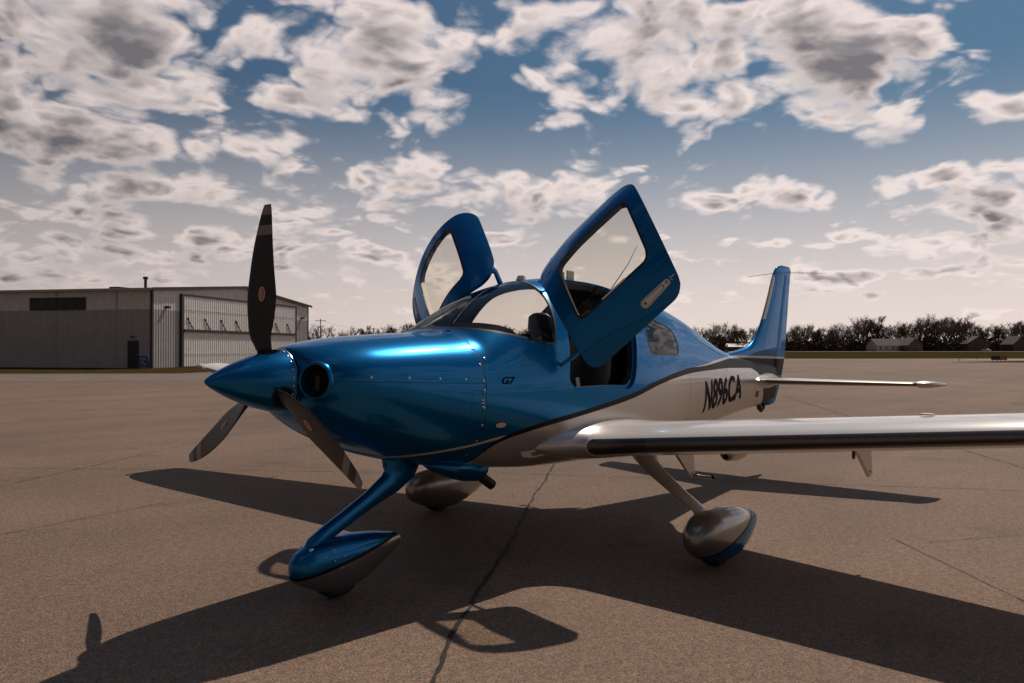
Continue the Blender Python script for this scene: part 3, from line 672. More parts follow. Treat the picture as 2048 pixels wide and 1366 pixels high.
def side_oval(name, x, z, rx, rz, m, lift=.004):
    P = [on_side(x + rx * math.cos(t), z + rz * math.sin(t), lift) for t in [2*math.pi*i/20 for i in range(20)]]
    return pobj(name, P, [list(range(20))[::-1]], m, fuselage, smooth=False)
side_oval('drain_plate_rim', 1.70, .975, .05, .022, M_TRIM, .003); side_oval('drain_plate', 1.70, .975, .044, .017, M_AMBER, .0045)
P = [on_side(x, z, .004) for x, z in ((1.97, .775), (2.17, .79), (2.23, .735), (2.12, .72), (2.03, .735))]; pobj('step_placard', P, [list(range(5))[::-1]], M_LABELW, fuselage, smooth=False)
sl = MB()
for x, z in ((1.535, 1.14), (1.535, 1.12), (1.535, 1.10)):
    sl.add([on_side(x - .012, z - .003, .003), on_side(x + .012, z - .003, .003), on_side(x + .012, z + .003, .003), on_side(x - .012, z + .003, .003)], [(0, 1, 2, 3)])
sl.build('cowl_marking', M_LABELW, fuselage, smooth=False, off=OFF)
for y in (-.06, .0):
    MB().disc((1.60 + .02 * abs(y), y - .12, float(tz(1.585)) - .004), (-.25, 0, 1), .016, 12, .004).build('vent_outlet', M_HOLE, fuselage, off=OFF)
# step / jamb tread plate
# ---- generic wing loft
def airfoil(n=28, thick=.14, camber=.02):
    t = np.linspace(0, 1, n); x = .5 * (1 - np.cos(math.pi * t))
    yt = 5 * thick * (.2969 * np.sqrt(x) - .126 * x - .3516 * x**2 + .2843 * x**3 - .1036 * x**4); yc = camber * 4 * x * (1 - x)
    up = np.stack([x, yc + yt], -1)[::-1]; lo = np.stack([x, yc - yt], -1)[1:-1]
    return np.vstack([up, lo])               # TE -> LE over the top, LE -> TE underneath
def loft(secs):
    V = []; F = []; n = len(secs[0])
    for s in secs: V += [tuple(p) for p in s]
    for i in range(len(secs) - 1):
        for k in range(n): F.append((i*n+k, i*n+(k+1)%n, (i+1)*n+(k+1)%n, (i+1)*n+k))
    F.append(tuple(range(n))); F.append(tuple((len(secs)-1)*n+k for k in range(n))[::-1]); return V, F
wLE = lerp_tab([(.45,1.98),(.56,2.1),(.64,2.23),(.72,2.38),(.8,2.47),(.92,2.525),(1.2,2.555),(3.,2.64),(5.2,2.76),(5.5,2.83),(5.7,2.97),(5.78,3.15)])
wTE = lerp_tab([(.45,4.5),(.56,4.38),(.64,4.27),(.72,4.2),(.9,4.13),(1.35,4.08),(3.1,3.88),(5.3,3.6),(5.7,3.55),(5.78,3.50)])
wZ = lerp_tab([(.45,.835),(.56,.812),(.64,.803),(.72,.804),(.8,.808),(.9,.816),(1.2,.844),(2.,.92),(3.2,1.035),(5.5,1.255),(5.78,1.285)])
wT = lerp_tab([(.45,.09),(.56,.115),(.64,.135),(.75,.15),(.95,.152),(3.,.15),(5.2,.135),(5.6,.11),(5.78,.03)])
def wing(sgn):
    ys = list(np.concatenate([[.45,.5,.54,.57,.6,.62,.64,.66,.68,.7,.73,.76,.8,.84,.88,.93,1.], np.arange(1.15, 5.2, .2), [5.3,5.4,5.5,5.58,5.65,5.7,5.74,5.77,5.78]]))
    secs = []
    for y in ys:
        le, te, z, tt = wLE(y), wTE(y), wZ(y), wT(y); c = te - le; af = airfoil(30, float(tt) , .018)
        inc = R(1.2); X = af[:, 0] * c; Z = af[:, 1] * c - X * math.sin(inc)
        secs.append(np.stack([le + X, np.full(len(X), sgn * y), z + Z], -1))
    V, F = loft(secs)
    if sgn > 0: F = [f[::-1] for f in F]
    W = Surf(V, F); fr = lambda x, y: (x - wLE(np.abs(y))) / (wTE(np.abs(y)) - wLE(np.abs(y)))
    tks, rest = W.split(W.F, lambda x, y, z: np.maximum(np.maximum(fr(x, y) - np.where(z > wZ(np.abs(y)), .014, .05), .74 - np.abs(y)), np.abs(y) - 5.35))
    boot, tks = W.split(tks, lambda x, y, z: np.abs(y) - 1.12)
    hid = lambda x, y, z: np.abs(np.abs(y) - 3.02) - .004
    mov, rest = W.split(rest, lambda x, y, z: np.maximum(np.maximum(.745 - fr(x, y), .74 - np.abs(y)), np.abs(y) - 5.25))
    gap, mov = W.split(mov, lambda x, y, z: np.minimum(np.abs(fr(x, y) - .745) - .005, np.abs(np.abs(y) - 3.02) - .006))
    flap, ail = W.split(mov, lambda x, y, z: np.abs(y) - 3.02)
    root, rest = W.split(rest, lambda x, y, z: np.abs(y) - .735)
    Va = np.array(W.V)
    def pc(name, fs, m, par, ix=None):
        v, f, u = W.sub(fs, Va); return pobj(name, v, f, m, par, idx=ix)
    w = pc('wing', rest + gap + root, [M_WHITE, M_SEAM, M_SILVER], plane, [0] * len(rest) + [1] * len(gap) + [2] * len(root)); sharp(w, 50)
    pc('leading_edge_panel', tks, M_TKS, w); pc('leading_edge_boot', boot, mat('dark_titanium', (.12, .113, .108), .36, .85, noise=.1, nscale=60), w); pc('flap', flap, M_WHITE, w); pc('aileron', ail, M_WHITE, w)
    zb = lambda x, y: float(wZ(y)) - .05 * float(wTE(y) - wLE(y)) * (1 - max(0, (x - 3.2)) * .8) - .02
    # hinge brackets under the flap
    for y, x0, dep in ((.74, 3.56, .32), (2.2, 3.40, .28), (4.2, 3.3, .2)):
        b = MB(); zt = float(wZ(y)) - .035; P = [(x0 - .05, zt), (x0 + .36, zt + .005), (x0 + .42, zt - dep), (x0 + .36, zt - dep - .02), (x0 + .31, zt - dep + .02)]
        for s in (-.012, .012): b.add([(p[0], sgn * (y + s), p[1]) for p in P], [tuple(range(5))])
        n = 5; b.f += [[i, (i + 1) % n, n + (i + 1) % n, n + i] for i in range(n)]
        br = b.build('flap_bracket', M_SILVER, w, smooth=False, off=OFF)
        for dx, dz in ((.16, -.045), (.36, -dep + .02)):
            for q in (-1, 1): MB().disc((x0 + dx, sgn * (y + q * .013), zt + dz), (0, q * sgn, 0), .008, 8, .003).build('bolt', M_TRIM, br, off=OFF)
    # boarding step: bent rod behind the strut
    y = .78; MB().tube([(3.95, sgn * .70, .50), (3.955, sgn * .74, .452), (3.96, sgn * .79, .44), (3.97, sgn * .90, .436), (3.97, sgn * .925, .446)], .013, 10).build('boarding_step', M_STEEL, w, off=OFF)
    MB().tube([(3.97, sgn * .915, .442), (3.97, sgn * .94, .453)], .02, 10).build('step_grip', M_RUBBER, w, off=OFF)
    # scoop and tie-down ring
    sc = MB(); V = []; zt = float(wZ(1.5)) - .105
    for i, (xx, r) in enumerate(((2.98, .02), (3.0, .055), (3.1, .065), (3.22, .055), (3.34, .01))):
        for k in range(12):
            t = math.pi + math.pi * k / 11; V.append((xx, sgn * (1.5 + r * math.cos(t)), zt + .012 + r * 1.1 * math.sin(t)))
    sc.add(V, [(i*12+k, i*12+k+1, (i+1)*12+k+1, (i+1)*12+k) for i in range(4) for k in range(11)] + [tuple(range(12))]); scp = sc.build('belly_scoop', M_SILVER, w, off=OFF)
    MB().disc((2.985, sgn * 1.5, zt - .018), (-1, 0, -.3), .018, 10, .012).build('scoop_mouth', M_HOLE, scp, off=OFF)
    zt = float(wZ(2.35)) - .09; tr = MB(); tr.tube([(2.95, sgn * 2.35, zt + .03), (2.95, sgn * 2.35, zt - .01)], .009, 8)
    tr.tube([(2.95 + .016 * math.cos(t), sgn * 2.35, zt - .026 + .02 * math.sin(t)) for t in np.linspace(0, 2 * math.pi, 13)], .006, 6, upv=(0, 1, 0)); tr.build('tie_down_ring', M_DARKM, w, off=OFF)
    MB().tube([(2.86, sgn * 5.62, float(wZ(5.6)) + .01), (2.9, sgn * 5.7, float(wZ(5.6)) + .01), (3.06, sgn * 5.76, float(wZ(5.6)) + .015)], [.01, .022, .012], 10).build('position_light', M_AMBER, w, off=OFF)
    # fuel cap
    MB().disc((2.98, sgn * 2.75, float(wZ(2.75)) + .118), (0, 0, 1), .04, 20, .004).build('fuel_cap', M_STEEL, w, off=OFF)
    # ---- main gear
    pts = [(2.84, .93, .83), (2.80, .97, .72), (2.82, 1.05, .62), (2.90, 1.20, .47), (2.96, 1.31, .37), (2.98, 1.36, .31)]; ch = [.22, .15, .118, .10, .094, .11]; tk = [.07, .045, .034, .03, .032, .05]; V = []; n = 16
    for (x, y, z), c, t in zip(pts, ch, tk):
        for k in range(n): q = 2*math.pi*k/n; V.append((x + c * math.cos(q), sgn * (y + t * math.sin(q) * .8), z - t * math.sin(q) * .6))
    F = [(i*n+k, i*n+(k+1)%n, (i+1)*n+(k+1)%n, (i+1)*n+k) for i in range(len(pts)-1) for k in range(n)]
    pobj('main_gear_leg', V, F, M_GEAR)
    fairing('wheel_fairing', sgn * 1.43 - (.09 if sgn > 0 else 0), [(2.60,.22,.012,.02,.02),(2.615,.222,.055,.065,.065),(2.66,.225,.098,.11,.11),(2.74,.23,.13,.15,.15),(2.86,.235,.148,.165,.195),(3.0,.235,.152,.165,.218),(3.15,.235,.146,.158,.215),(3.28,.235,.128,.14,.185),(3.40,.235,.10,.11,.15),(3.52,.235,.066,.08,.10),(3.60,.235,.04,.055,.06),(3.625,.235,.03,.04,.045)],
            M_GEAR, M_BLUE, lambda x: .16 + .30 * (x - 2.95), lambda x: .178 + .30 * (x - 2.95), (2.98, .19), sgn)
    return w
def fairing(name, yc, st, m_up, m_lo, line, line2, wheel, outboard=0):
    V = []; n = 40
    for (x, z, w, hu, hl) in st:
        for k in range(n):
            t = 2*math.pi*k/n; c, s_ = math.cos(t), math.sin(t); V.append((x, yc + w * math.copysign(abs(c)**.85, c), z + (hu if s_ > 0 else hl) * math.copysign(abs(s_)**.9, s_)))
    # refine along x
    st = np.array(st, float); xm = st[:, 0].mean(); st[:, 0] = xm + (st[:, 0] - xm) * .955; st[:, 2:4] *= .93; xs_ = np.linspace(st[0, 0], st[-1, 0], 60); xs_ = np.unique(np.concatenate([xs_, st[:3, 0], np.linspace(st[0,0], st[2,0], 10)])); tabs = [lerp_tab(list(zip(st[:, 0], st[:, j]))) for j in range(1, 5)]
    V = []
    for x in xs_:
        z, w, hu, hl = [float(t(x)) for t in tabs]
        for k in range(n):
            t = 2*math.pi*k/n; c, s_ = math.cos(t), math.sin(t); V.append((x, yc + w * math.copysign(abs(c)**.85, c), z + (hu if s_ > 0 else hl) * math.copysign(abs(s_)**.9, s_)))
    F = [(i*n+k, (i+1)*n+k, (i+1)*n+(k+1)%n, i*n+(k+1)%n) for i in range(len(xs_)-1) for k in range(n)] + [tuple(range(n)), tuple((len(xs_)-1)*n+k for k in range(n))[::-1]]
    Q = Surf(V, F); up, lo = Q.split(Q.F, lambda x, y, z: line2(x) - z); bnd, lo = Q.split(lo, lambda x, y, z: line(x) - z)
    sm, lo2 = Q.split(lo, lambda x, y, z: np.abs(x - wheel[0] - .1) - .0015); sm2, up = Q.split(up, lambda x, y, z: np.abs(x - (st[0, 0] + .16)) - .0015)
    # open the bottom for the tyre
    Va = np.array(Q.V); fs = up + bnd + lo2 + sm + sm2; ix = [0] * len(up) + [2 if (Va[f[0]][1] - yc) * outboard >= 0 else 0 for f in bnd] + [1 if (Va[f[0]][1] - yc) * outboard >= 0 else 0 for f in lo2] + [3] * (len(sm) + len(sm2))
    v, f, u = Q.sub(fs, Va); o = pobj(name, v, f, [m_up, m_lo, M_BLACKP, M_SEAM], idx=ix); sharp(o, 50)
    T = MB(); r = wheel[1]; w = .062; zc = r - (.0 + (wheel[0] - PX) * -math.sin(TH)) if False else r + (wheel[0] - PX) * math.sin(TH)
    rg = [(r - .07, -w * .6), (r - .03, -w), (r - .008, -w * .8), (r, -w * .4), (r, w * .4), (r - .008, w * .8), (r - .03, w), (r - .07, w * .6)]; V = []; nn_ = 32
    for rr, yy in rg:
        for k in range(nn_): t = 2*math.pi*k/nn_; V.append((wheel[0] + rr*math.cos(t), yc + yy, zc + rr*math.sin(t)))
    T.add(V, [(i*nn_+k, i*nn_+(k+1)%nn_, (i+1)*nn_+(k+1)%nn_, (i+1)*nn_+k) for i in range(len(rg)-1) for k in range(nn_)]); T.build('tyre', M_RUBBER, o, off=OFF)
    b = MB()
    for dx, dz in ((.17, .05), (.23, .02), (.23, .08), (.3, .03), (.28, -.03)):
        x = st[0, 0] + dx; z, ww, hu, hl = [float(t(x)) for t in tabs]; zz = z + dz; s_ = dz / (hu if dz > 0 else hl); c = max(0, 1 - abs(s_) ** 2.1) ** .45
        for sg in (-1, 1): MB().disc((x, yc + sg * ww * c, zz), (0, sg, .3), .0045, 8, .003).build('fairing_screw', M_STEEL, o, off=OFF)
    return o
for sgn in (-1, 1): wing(sgn)
# ---- nose gear
fairing('nose_wheel_fairing', 0, [(.525,.165,.01,.02,.02),(.54,.165,.048,.06,.06),(.58,.168,.082,.10,.095),(.66,.175,.108,.13,.14),(.78,.182,.12,.142,.192),(.92,.188,.12,.14,.205),(1.05,.196,.108,.124,.178),(1.18,.206,.086,.098,.12),(1.28,.214,.058,.07,.08),(1.35,.22,.035,.05,.05),(1.365,.22,.03,.045,.045)],
        M_BLUE, M_GEAR, lambda x: .115 + .20 * (x - .6), lambda x: .135 + .20 * (x - .6), (.86, .18))
pts = [(1.37, .86), (1.37, .76), (1.37, .70), (1.35, .64), (1.27, .585), (1.1, .50), (.92, .41), (.78, .34), (.69, .288), (.655, .262)]
ch = [.17, .165, .155, .125, .085, .056, .051, .05, .048, .03]; tk = [.06, .06, .056, .052, .048, .044, .042, .042, .04, .03]; tl = [0, 0, 0, .25, .7, 1, 1, 1, 1, 1]; V = []; n = 24
for (x, z), c, t, q_ in zip(pts, ch, tk, tl):
    ang_ = -q_ * R(58)
    for k in range(n): q = 2*math.pi*k/n; V.append((x + c * math.cos(q) * math.cos(ang_), t * math.sin(q), z + c * math.cos(q) * math.sin(ang_)))
leg = pobj('nose_gear_leg', V, [(i*n+k, (i+1)*n+k, (i+1)*n+(k+1)%n, i*n+(k+1)%n) for i in range(len(pts)-1) for k in range(n)], M_BLUE)
for s in (-1, 1): MB().disc((.655, s * .045, .262), (0, s, .1), .022, 16, .012).build('fork_bolt', M_STEEL, leg, off=OFF)
# ---- exhausts and belly bulge
bl = MB(); V = []
for x, w, zt, zb in ((1.40,.02,.72,.70),(1.48,.08,.74,.655),(1.6,.12,.75,.61),(1.72,.13,.75,.575),(1.83,.125,.75,.558),(1.90,.10,.75,.575),(1.93,.05,.74,.63)):
    for k in range(16): t = 2*math.pi*k/16; V.append((x, -.19 + w * math.cos(t), (zt + zb) / 2 + (zt - zb) / 2 * math.sin(t)))
bl.add(V, [(i*16+k, (i+1)*16+k, (i+1)*16+(k+1)%16, i*16+(k+1)%16) for i in range(6) for k in range(16)] + [tuple(range(16)), tuple(6*16+k for k in range(16))[::-1]])
exh = bl.build('exhaust_fairing', M_BLUE, plane, off=OFF)
def pipe(a, b, r=.03):
    a = np.array(a, float); b = np.array(b, float)
    m = MB(); m.tube([a, b], [r, r], 18, cap=False); m.tube([b, a], [r - .004, r - .004], 18, cap=False)
    m.tube([b, b + (b - a) * .001], [r, r - .004], 18, cap=False); p = m.build('exhaust_pipe', M_DARKM, plane, off=OFF)
    MB().disc(a + (b - a) * .45, b - a, r - .004, 16, .001).build('pipe_shade_disc', M_HOLE, p, off=OFF)  # black disc in the bore, its colour standing in for the shade inside
pipe((1.86, -.20, .62), (2.03, -.20, .515), .036); pipe((1.45, .22, .72), (1.56, .22, .62), .034)
# ---- tail
sLE = lerp_tab([(.0,6.52),(.2,6.57),(1.7,6.98),(1.76,7.0)]); sTE = lerp_tab([(0,7.42),(1.95,7.43)])
def stab(sgn):
    secs = []
    for y in (.0, .08, .16, .3, .6, 1., 1.4, 1.6, 1.7, 1.74):
        le, te = float(sLE(y)), 7.22 + .02 * y; af = airfoil(22, .105 * (.8 / (te - le)) ** .3, 0); c = te - le
        secs.append(np.stack([le + af[:, 0] * c * 1.0, np.full(len(af), sgn * y), 1.19 + af[:, 1] * c * 1.15], -1))
    V, F = loft(secs); F = F if sgn < 0 else [f[::-1] for f in F]
    W = Surf(V, F); le_, rs_ = W.split(W.F, lambda x, y, z: np.maximum((x - sLE(np.abs(y))) - .045, .25 - np.abs(y))); Va = np.array(W.V)
    v, f, u = W.sub(rs_, Va); o = pobj('horizontal_stabilizer', v, f, M_SILVER); sharp(o, 50); v, f, u = W.sub(le_, Va); pobj('leading_edge_panel', v, f, M_TKS, o)
    secs = []
    for y, l0, t0, tk in ((.06,7.232,7.42,.06),(.6,7.236,7.425,.055),(1.2,7.245,7.43,.05),(1.735,7.26,7.435,.045),(1.745,6.985,7.435,.075),(1.8,6.99,7.437,.08),(1.86,7.02,7.439,.07),(1.91,7.09,7.44,.05),(1.945,7.2,7.442,.03),(1.955,7.3,7.44,.012)):
        af = airfoil(18, tk / (t0 - l0) * 1.0, 0); secs.append(np.stack([l0 + af[:, 0] * (t0 - l0), np.full(len(af), sgn * y), 1.19 + af[:, 1] * (t0 - l0)], -1))
    V, F = loft(secs); F = F if sgn < 0 else [f[::-1] for f in F]; e = pobj('elevator', V, F, M_SILVER); sharp(e, 40)
    # fillet at the root
    V = []; n = 24
    for q, (gx_, gz_, yy) in enumerate(((.0,.0,.10),(.03,.03,.145),(.06,.05,.175),(.075,.058,.20))):
        g = (.075 - gx_, .058 - gz_)
        for k in range(n):
            t = 2*math.pi*k/n; V.append((6.93 + (.37 + g[0]) * math.cos(t), sgn * yy, 1.19 + (.042 + g[1]) * math.sin(t)))
    fl = pobj('stabilizer_fillet', V, [(i*n+k, i*n+(k+1)%n, (i+1)*n+(k+1)%n, (i+1)*n+k) for i in range(3) for k in range(n)], M_SILVER)
for sgn in (-1, 1): stab(sgn)
tLE = lerp_tab([(1.36,5.6),(1.44,5.85),(1.50,6.12),(1.545,6.45),(1.60,6.70),(1.68,6.86),(1.78,6.98),(1.95,7.11),(2.25,7.29),(2.54,7.455),(2.60,7.52),(2.635,7.62),(2.645,7.70)])
tHI = lerp_tab([(1.36,7.42),(1.8,7.53),(2.53,7.76),(2.645,7.80)]); tTE = lerp_tab([(.88,7.36),(.9,7.48),(1.0,7.58),(1.23,7.72),(1.42,7.80),(1.97,7.9),(2.53,8.0),(2.6,8.02),(2.645,7.98)])
secs = []
zz = [1.36,1.40,1.44,1.47,1.50,1.52,1.545,1.57,1.60,1.64,1.68,1.73,1.78,1.86,1.95,2.05,2.15,2.25,2.35,2.45,2.53]
for z in zz:
    le, te = float(tLE(z)), float(tHI(z)); full = float(tTE(z)) - le; tk = min(.13, .1 * full); af = airfoil(28, 1., 0); x = af[:, 0]
    # only the front part of the section, up to the hinge; thickness from the whole chord
    cc = te - le; fr_ = x * cc / full; yt = 5 * tk * (.2969 * np.sqrt(fr_) - .126 * fr_ - .3516 * fr_**2 + .2843 * fr_**3 - .1036 * fr_**4); sg = np.sign(af[:, 1]); sg[0] = 0
    secs.append(np.stack([le + x * cc, yt * sg, np.full(len(x), z)], -1))
V, F = loft(secs); W = Surf(V, F)
cr_, rs_ = W.split(W.F, lambda x, y, z: np.abs(z - 1.468) - .014); bk_, rs_ = W.split(rs_, lambda x, y, z: z - 1.455)
st_, rs_ = W.split(rs_, lambda x, y, z: np.maximum(np.maximum(x - tLE(z) - .055, 1.93 - z), z - 2.5)); Va = np.array(W.V)
v, f, u = W.sub(rs_ + cr_ + bk_, Va); fin = pobj('vertical_fin', v, f, [M_BLUE, M_CREAM, M_BLACKP], idx=[0]*len(rs_)+[1]*len(cr_)+[2]*len(bk_)); sharp(fin, 50)
v, f, u = W.sub(st_, Va + np.array([-.002, 0, 0])); pobj('leading_edge_panel', v, f, M_SILVER, fin)
secs = []
for z, k_ in ((2.532,1.),(2.57,1.),(2.60,.9),(2.625,.7),(2.642,.4),(2.65,.1)):
    le, te = float(tLE(z)) , float(tTE(z)); full = te - le; af = airfoil(28, .095 * k_, 0); secs.append(np.stack([le + af[:, 0] * full, af[:, 1] * full, np.full(len(af), z)], -1))
V, F = loft(secs); cap = pobj('fin_tip_cap', V, F, M_BLUE); sharp(cap, 50)
secs = []
for z in (.88,.9,.94,1.,1.1,1.2,1.3,1.42,1.44,1.456,1.482,1.5,1.7,1.97,2.2,2.4,2.528):
    h_ = float(np.interp(z, (.88, 1.36, 1.8, 2.53), (7.24, 7.43, 7.54, 7.77))); te = float(tTE(z)); tk = float(np.interp(z, (.88,.95,1.36,1.5,2.53),(.03,.06,.075,.075,.045)))
    c = te - h_; secs.append(np.array([(te, 0, z), (h_ + c*.5, tk*.3, z), (h_ + c*.08, tk*.5, z), (h_, tk*.3, z), (h_, -tk*.3, z), (h_ + c*.08, -tk*.5, z), (h_ + c*.5, -tk*.3, z)]))
V, F = loft(secs); W = Surf(V, F); cr_, rs_ = W.split(W.F, lambda x, y, z: np.abs(z - 1.468) - .014); bk_, rs_ = W.split(rs_, lambda x, y, z: np.maximum(z - 1.455, 1.25 - z)); Va = np.array(W.V)
v, f, u = W.sub(rs_ + cr_ + bk_, Va); rud = pobj('rudder', v, f, [M_BLUE, M_CREAM, M_BLACKP], idx=[0]*len(rs_)+[1]*len(cr_)+[2]*len(bk_)); sharp(rud, 40)
MB().tube([(7.6, -.02, 2.545), (7.78, -.36, 2.535), (7.86, -.52, 2.53)], [.004, .003, .002], 6).build('whisker_antenna', M_STEEL, fin, off=OFF)
MB().tube([(7.6, .02, 2.545), (7.72, .32, 2.54), (7.78, .48, 2.535)], [.004, .003, .002], 6).build('whisker_antenna', M_STEEL, fin, off=OFF)
td = MB(); td.tube([(7.0, 0, .92), (7.05, 0, .86), (7.09, 0, .83), (7.13, 0, .86), (7.2, 0, .93)], [.02, .035, .03, .035, .02], 10); td.build('tail_skid', M_DARKM, fuselage, off=OFF)
bx = MB(); bx.add([on_side(6.62, 1.0, .003), on_side(6.72, 1.0, .003), on_side(6.72, 1.07, .003), on_side(6.62, 1.07, .003)], [(0, 1, 2, 3)]); bx.build('static_port_plate', M_TRIM, fuselage, smooth=False, off=OFF)
# ---- roof antennas
a = MB(); a.tube([(2.62, .05, 2.02), (2.62, .05, 2.055)], [.045, .03], 14); a.build('roof_beacon', M_LABELW, plane, off=OFF)
for y in (-.05, .05):
    a = MB(); a.box(3.08, 3.17, y - .006, y + .006, 2.03, 2.135); an = a.build('blade_antenna', M_LABELW, plane, off=OFF)
MB().tube([(3.72, -.05, 2.02), (3.95, -.09, 2.28), (4.06, -.11, 2.45)], [.005, .0035, .002], 6).build('whip_antenna', M_STEEL, plane, off=OFF)

# ------------------------------------------------------------------ hangar
M_SIDE = mat('hangar_siding_upper', (.74, .705, .67), .6, .0, noise=.08, nscale=1.5); M_SIDED = mat('hangar_siding_lower', (.42, .395, .375), .6, .0, noise=.08, nscale=1.5)
M_FRAME = mat('hangar_steel', (.03, .026, .024), .6); M_ROOF = mat('hangar_roof', (.42, .39, .36), .5, .3, noise=.1, nscale=1); M_DOORD = mat('dark_door', (.02, .021, .024), .5)
hA = np.array(gp(-27.4, 59.)); he = FW * .978 + RT * .208; hb = FW * .208 - RT * .978
hangar = tag(empty('hangar', (*hA, 0), (0, 0, math.atan2(he[1], he[0]))), 'large metal-clad hangar with closed bifold door and ribbed siding', 'hangar')
# local axes: x along the front (0..25.5), y = back along the left wall (right-handed check below)
HY = 1 if np.cross(he, hb) > 0 else -1
LF = 25.5; LD = 46.; EV = 6.0; RD = 7.08
def ztop(u): return EV + (RD - EV) * (1 - abs(u - LF / 2) / (LF / 2))
def ribbed(name, L, z0, zf, axis, pos, m, out, pitch=.3, skip=None, ribw=.07, ribh=.035):
    ss = []; k = 0; s = 0.
    while s < L - 1e-6:
        for a, o in ((0, 0), (pitch - 2 * ribw, 0), (pitch - 1.6 * ribw, 1), (pitch - .4 * ribw, 1)):
            if s + a <= L: ss.append((s + a, o))
        s += pitch
    ss.append((L, 0)); V = []
    for s, o in ss:
        d = pos + out * ribh * o
        for z in (z0(s), zf(s)): V.append((s, d, z) if axis == 0 else (d, HY * s, z))
    F = [(2*i, 2*i+2, 2*i+3, 2*i+1) for i in range(len(ss) - 1)]
    return obj(name, V, F, m, hangar, smooth=False)
fy = -HY
ribbed('front_siding_upper', LF, lambda s: 4.5, ztop, 0, 0., M_SIDE, fy); ribbed('front_siding_lower', LF, lambda s: 0., lambda s: 4.5, 0, 0., M_SIDED, fy)
ribbed('side_siding_upper', LD, lambda s: 4.5, lambda s: EV, 1, 0., M_SIDE, -1.); ribbed('side_siding_lower', LD, lambda s: 0., lambda s: 4.5, 1, 0., M_SIDED, -1.)
HB = lambda m: m
def hbox(x0, x1, y0, y1, z0, z1): return MB().box(x0, x1, min(HY * y0, HY * y1), max(HY * y0, HY * y1), z0, z1)
hbox(LF - .02, LF, .05, LD, 0, EV).build('far_side_wall', M_SIDED, hangar, smooth=False); hbox(.05, LF, LD - .02, LD, 0, EV).build('back_wall', M_SIDED, hangar, smooth=False)
for s in (0, 1):
    a, b = (-.35, LF / 2) if s == 0 else (LF + .35, LF / 2); za = EV - .03 + .12 if True else 0; za = EV + .06 - .35 * (RD - EV) / (LF / 2); zb = RD + .06
    V = [(a, HY * -.3, za), (b, HY * -.3, zb), (b, HY * (LD + .3), zb), (a, HY * (LD + .3), za)]; V += [(x, y, z + .08) for x, y, z in V]
    rf = obj('roof_slope', V, [(0, 1, 2, 3), (7, 6, 5, 4), (0, 4, 5, 1), (1, 5, 6, 2), (2, 6, 7, 3), (3, 7, 4, 0)], M_ROOF, hangar, smooth=False)
    V = [(a, HY * -.34, za - .12), (b, HY * -.34, zb - .12), (b, HY * -.34, zb + .10), (a, HY * -.34, za + .10)]; V += [(x, y + HY * .035, z) for x, y, z in V]
    obj('rake_trim', V, [(0, 1, 2, 3), (7, 6, 5, 4), (0, 4, 5, 1), (1, 5, 6, 2), (2, 6, 7, 3), (3, 7, 4, 0)], M_FRAME, hangar, smooth=False)
hbox(-.42, -.36, -.3, LD, EV - .08, EV + .06).build('eave_gutter', M_ROOF, hangar, smooth=False)
for w in np.arange(3, LD, 5.4): hbox(-.05, -.035, w, w + .09, 0, EV - .05).build('downpipe', M_SIDED, hangar, smooth=False) if int(w * 10) % 2 == 0 or True else None
hbox(-.06, .10, -.06, .10, 0, EV).build('corner_trim', M_FRAME, hangar, smooth=False); hbox(LF - .1, LF + .06, -.06, .1, 0, EV).build('corner_trim', M_FRAME, hangar, smooth=False)
# bifold door
dv = tag(empty('x', (0, 0, 0))) if False else None
U0, U1, DT, DM = 3.55, 22.4, 5.75, 2.95
door_o = ribbed('bifold_door', U1 - U0, lambda s: .05, lambda s: DT, 0, 0., mat('white_door_siding', (.84, .80, .75), .55, noise=.05, nscale=1.5), fy)
for v in door_o.data.vertices: v.co.x += U0; v.co.y += fy * .16
for nm, (x0, x1, z0, z1) in (('door_post', (U0 - .22, U0 + .02, 0, DT + .14)), ('door_post', (U1 - .02, U1 + .14, 0, DT + .14)), ('door_header', (U0 + .02, U1 - .02, DT, DT + .14))):
    o = hbox(x0, x1, -.24, -.04, z0, z1).build(nm, M_FRAME, hangar, smooth=False)
o = hbox(U0 + .03, U1 - .03, -.36, -.20, DM - .10, DM + .10).build('door_truss', M_FRAME, hangar, smooth=False)
o.name = 'door_truss'
for k in range(8):
    x = U0 + 1.2 + k * 2.35; b = MB(); b.tube([(x, HY * -.30, DM + .1), (x - .65, HY * -.21, DM + 1.0)], .045, 6); b.tube([(x - .72, HY * -.2, DM + 1.02), (x - .5, HY * -.24, DM + .95)], .06, 6); b.build('door_strut', M_FRAME, hangar)
for z0 in (1.0, 4.6): hbox(U0 + .03, U1 - .03, -.215, -.20, z0, z0 + .05).build('door_girt', M_SIDED, hangar, smooth=False)
for u in (1.6, 23.9):
    b = MB(); b.box(u - .14, u + .14, *(sorted((HY * -.36, HY * -.04))), 4.62, 4.82); b.build('wall_light', M_FRAME, hangar, smooth=False)
fr = hbox(-.07, -.037, 5.8, 10.9, 4.5, 5.48).build('high_window', M_FRAME, hangar, smooth=False)
for k in range(6):
    w0 = 5.8 + .06 + k * .84; hbox(-.08, -.072, w0, w0 + .76, 4.57, 5.42).build('window_pane', M_PANE, fr, smooth=False)
ed = hbox(-.08, -.037, 1.08, 2.05, 0, 2.1).build('entry_door', M_DOORD, hangar, smooth=False); hbox(-.13, -.08, 1.2, 1.25, 1.0, 1.06).build('door_knob', M_STEEL, ed, smooth=False)
hbox(-.25, -.04, 1.4, 1.7, 2.35, 2.43).build('door_lamp', M_FRAME, hangar, smooth=False)
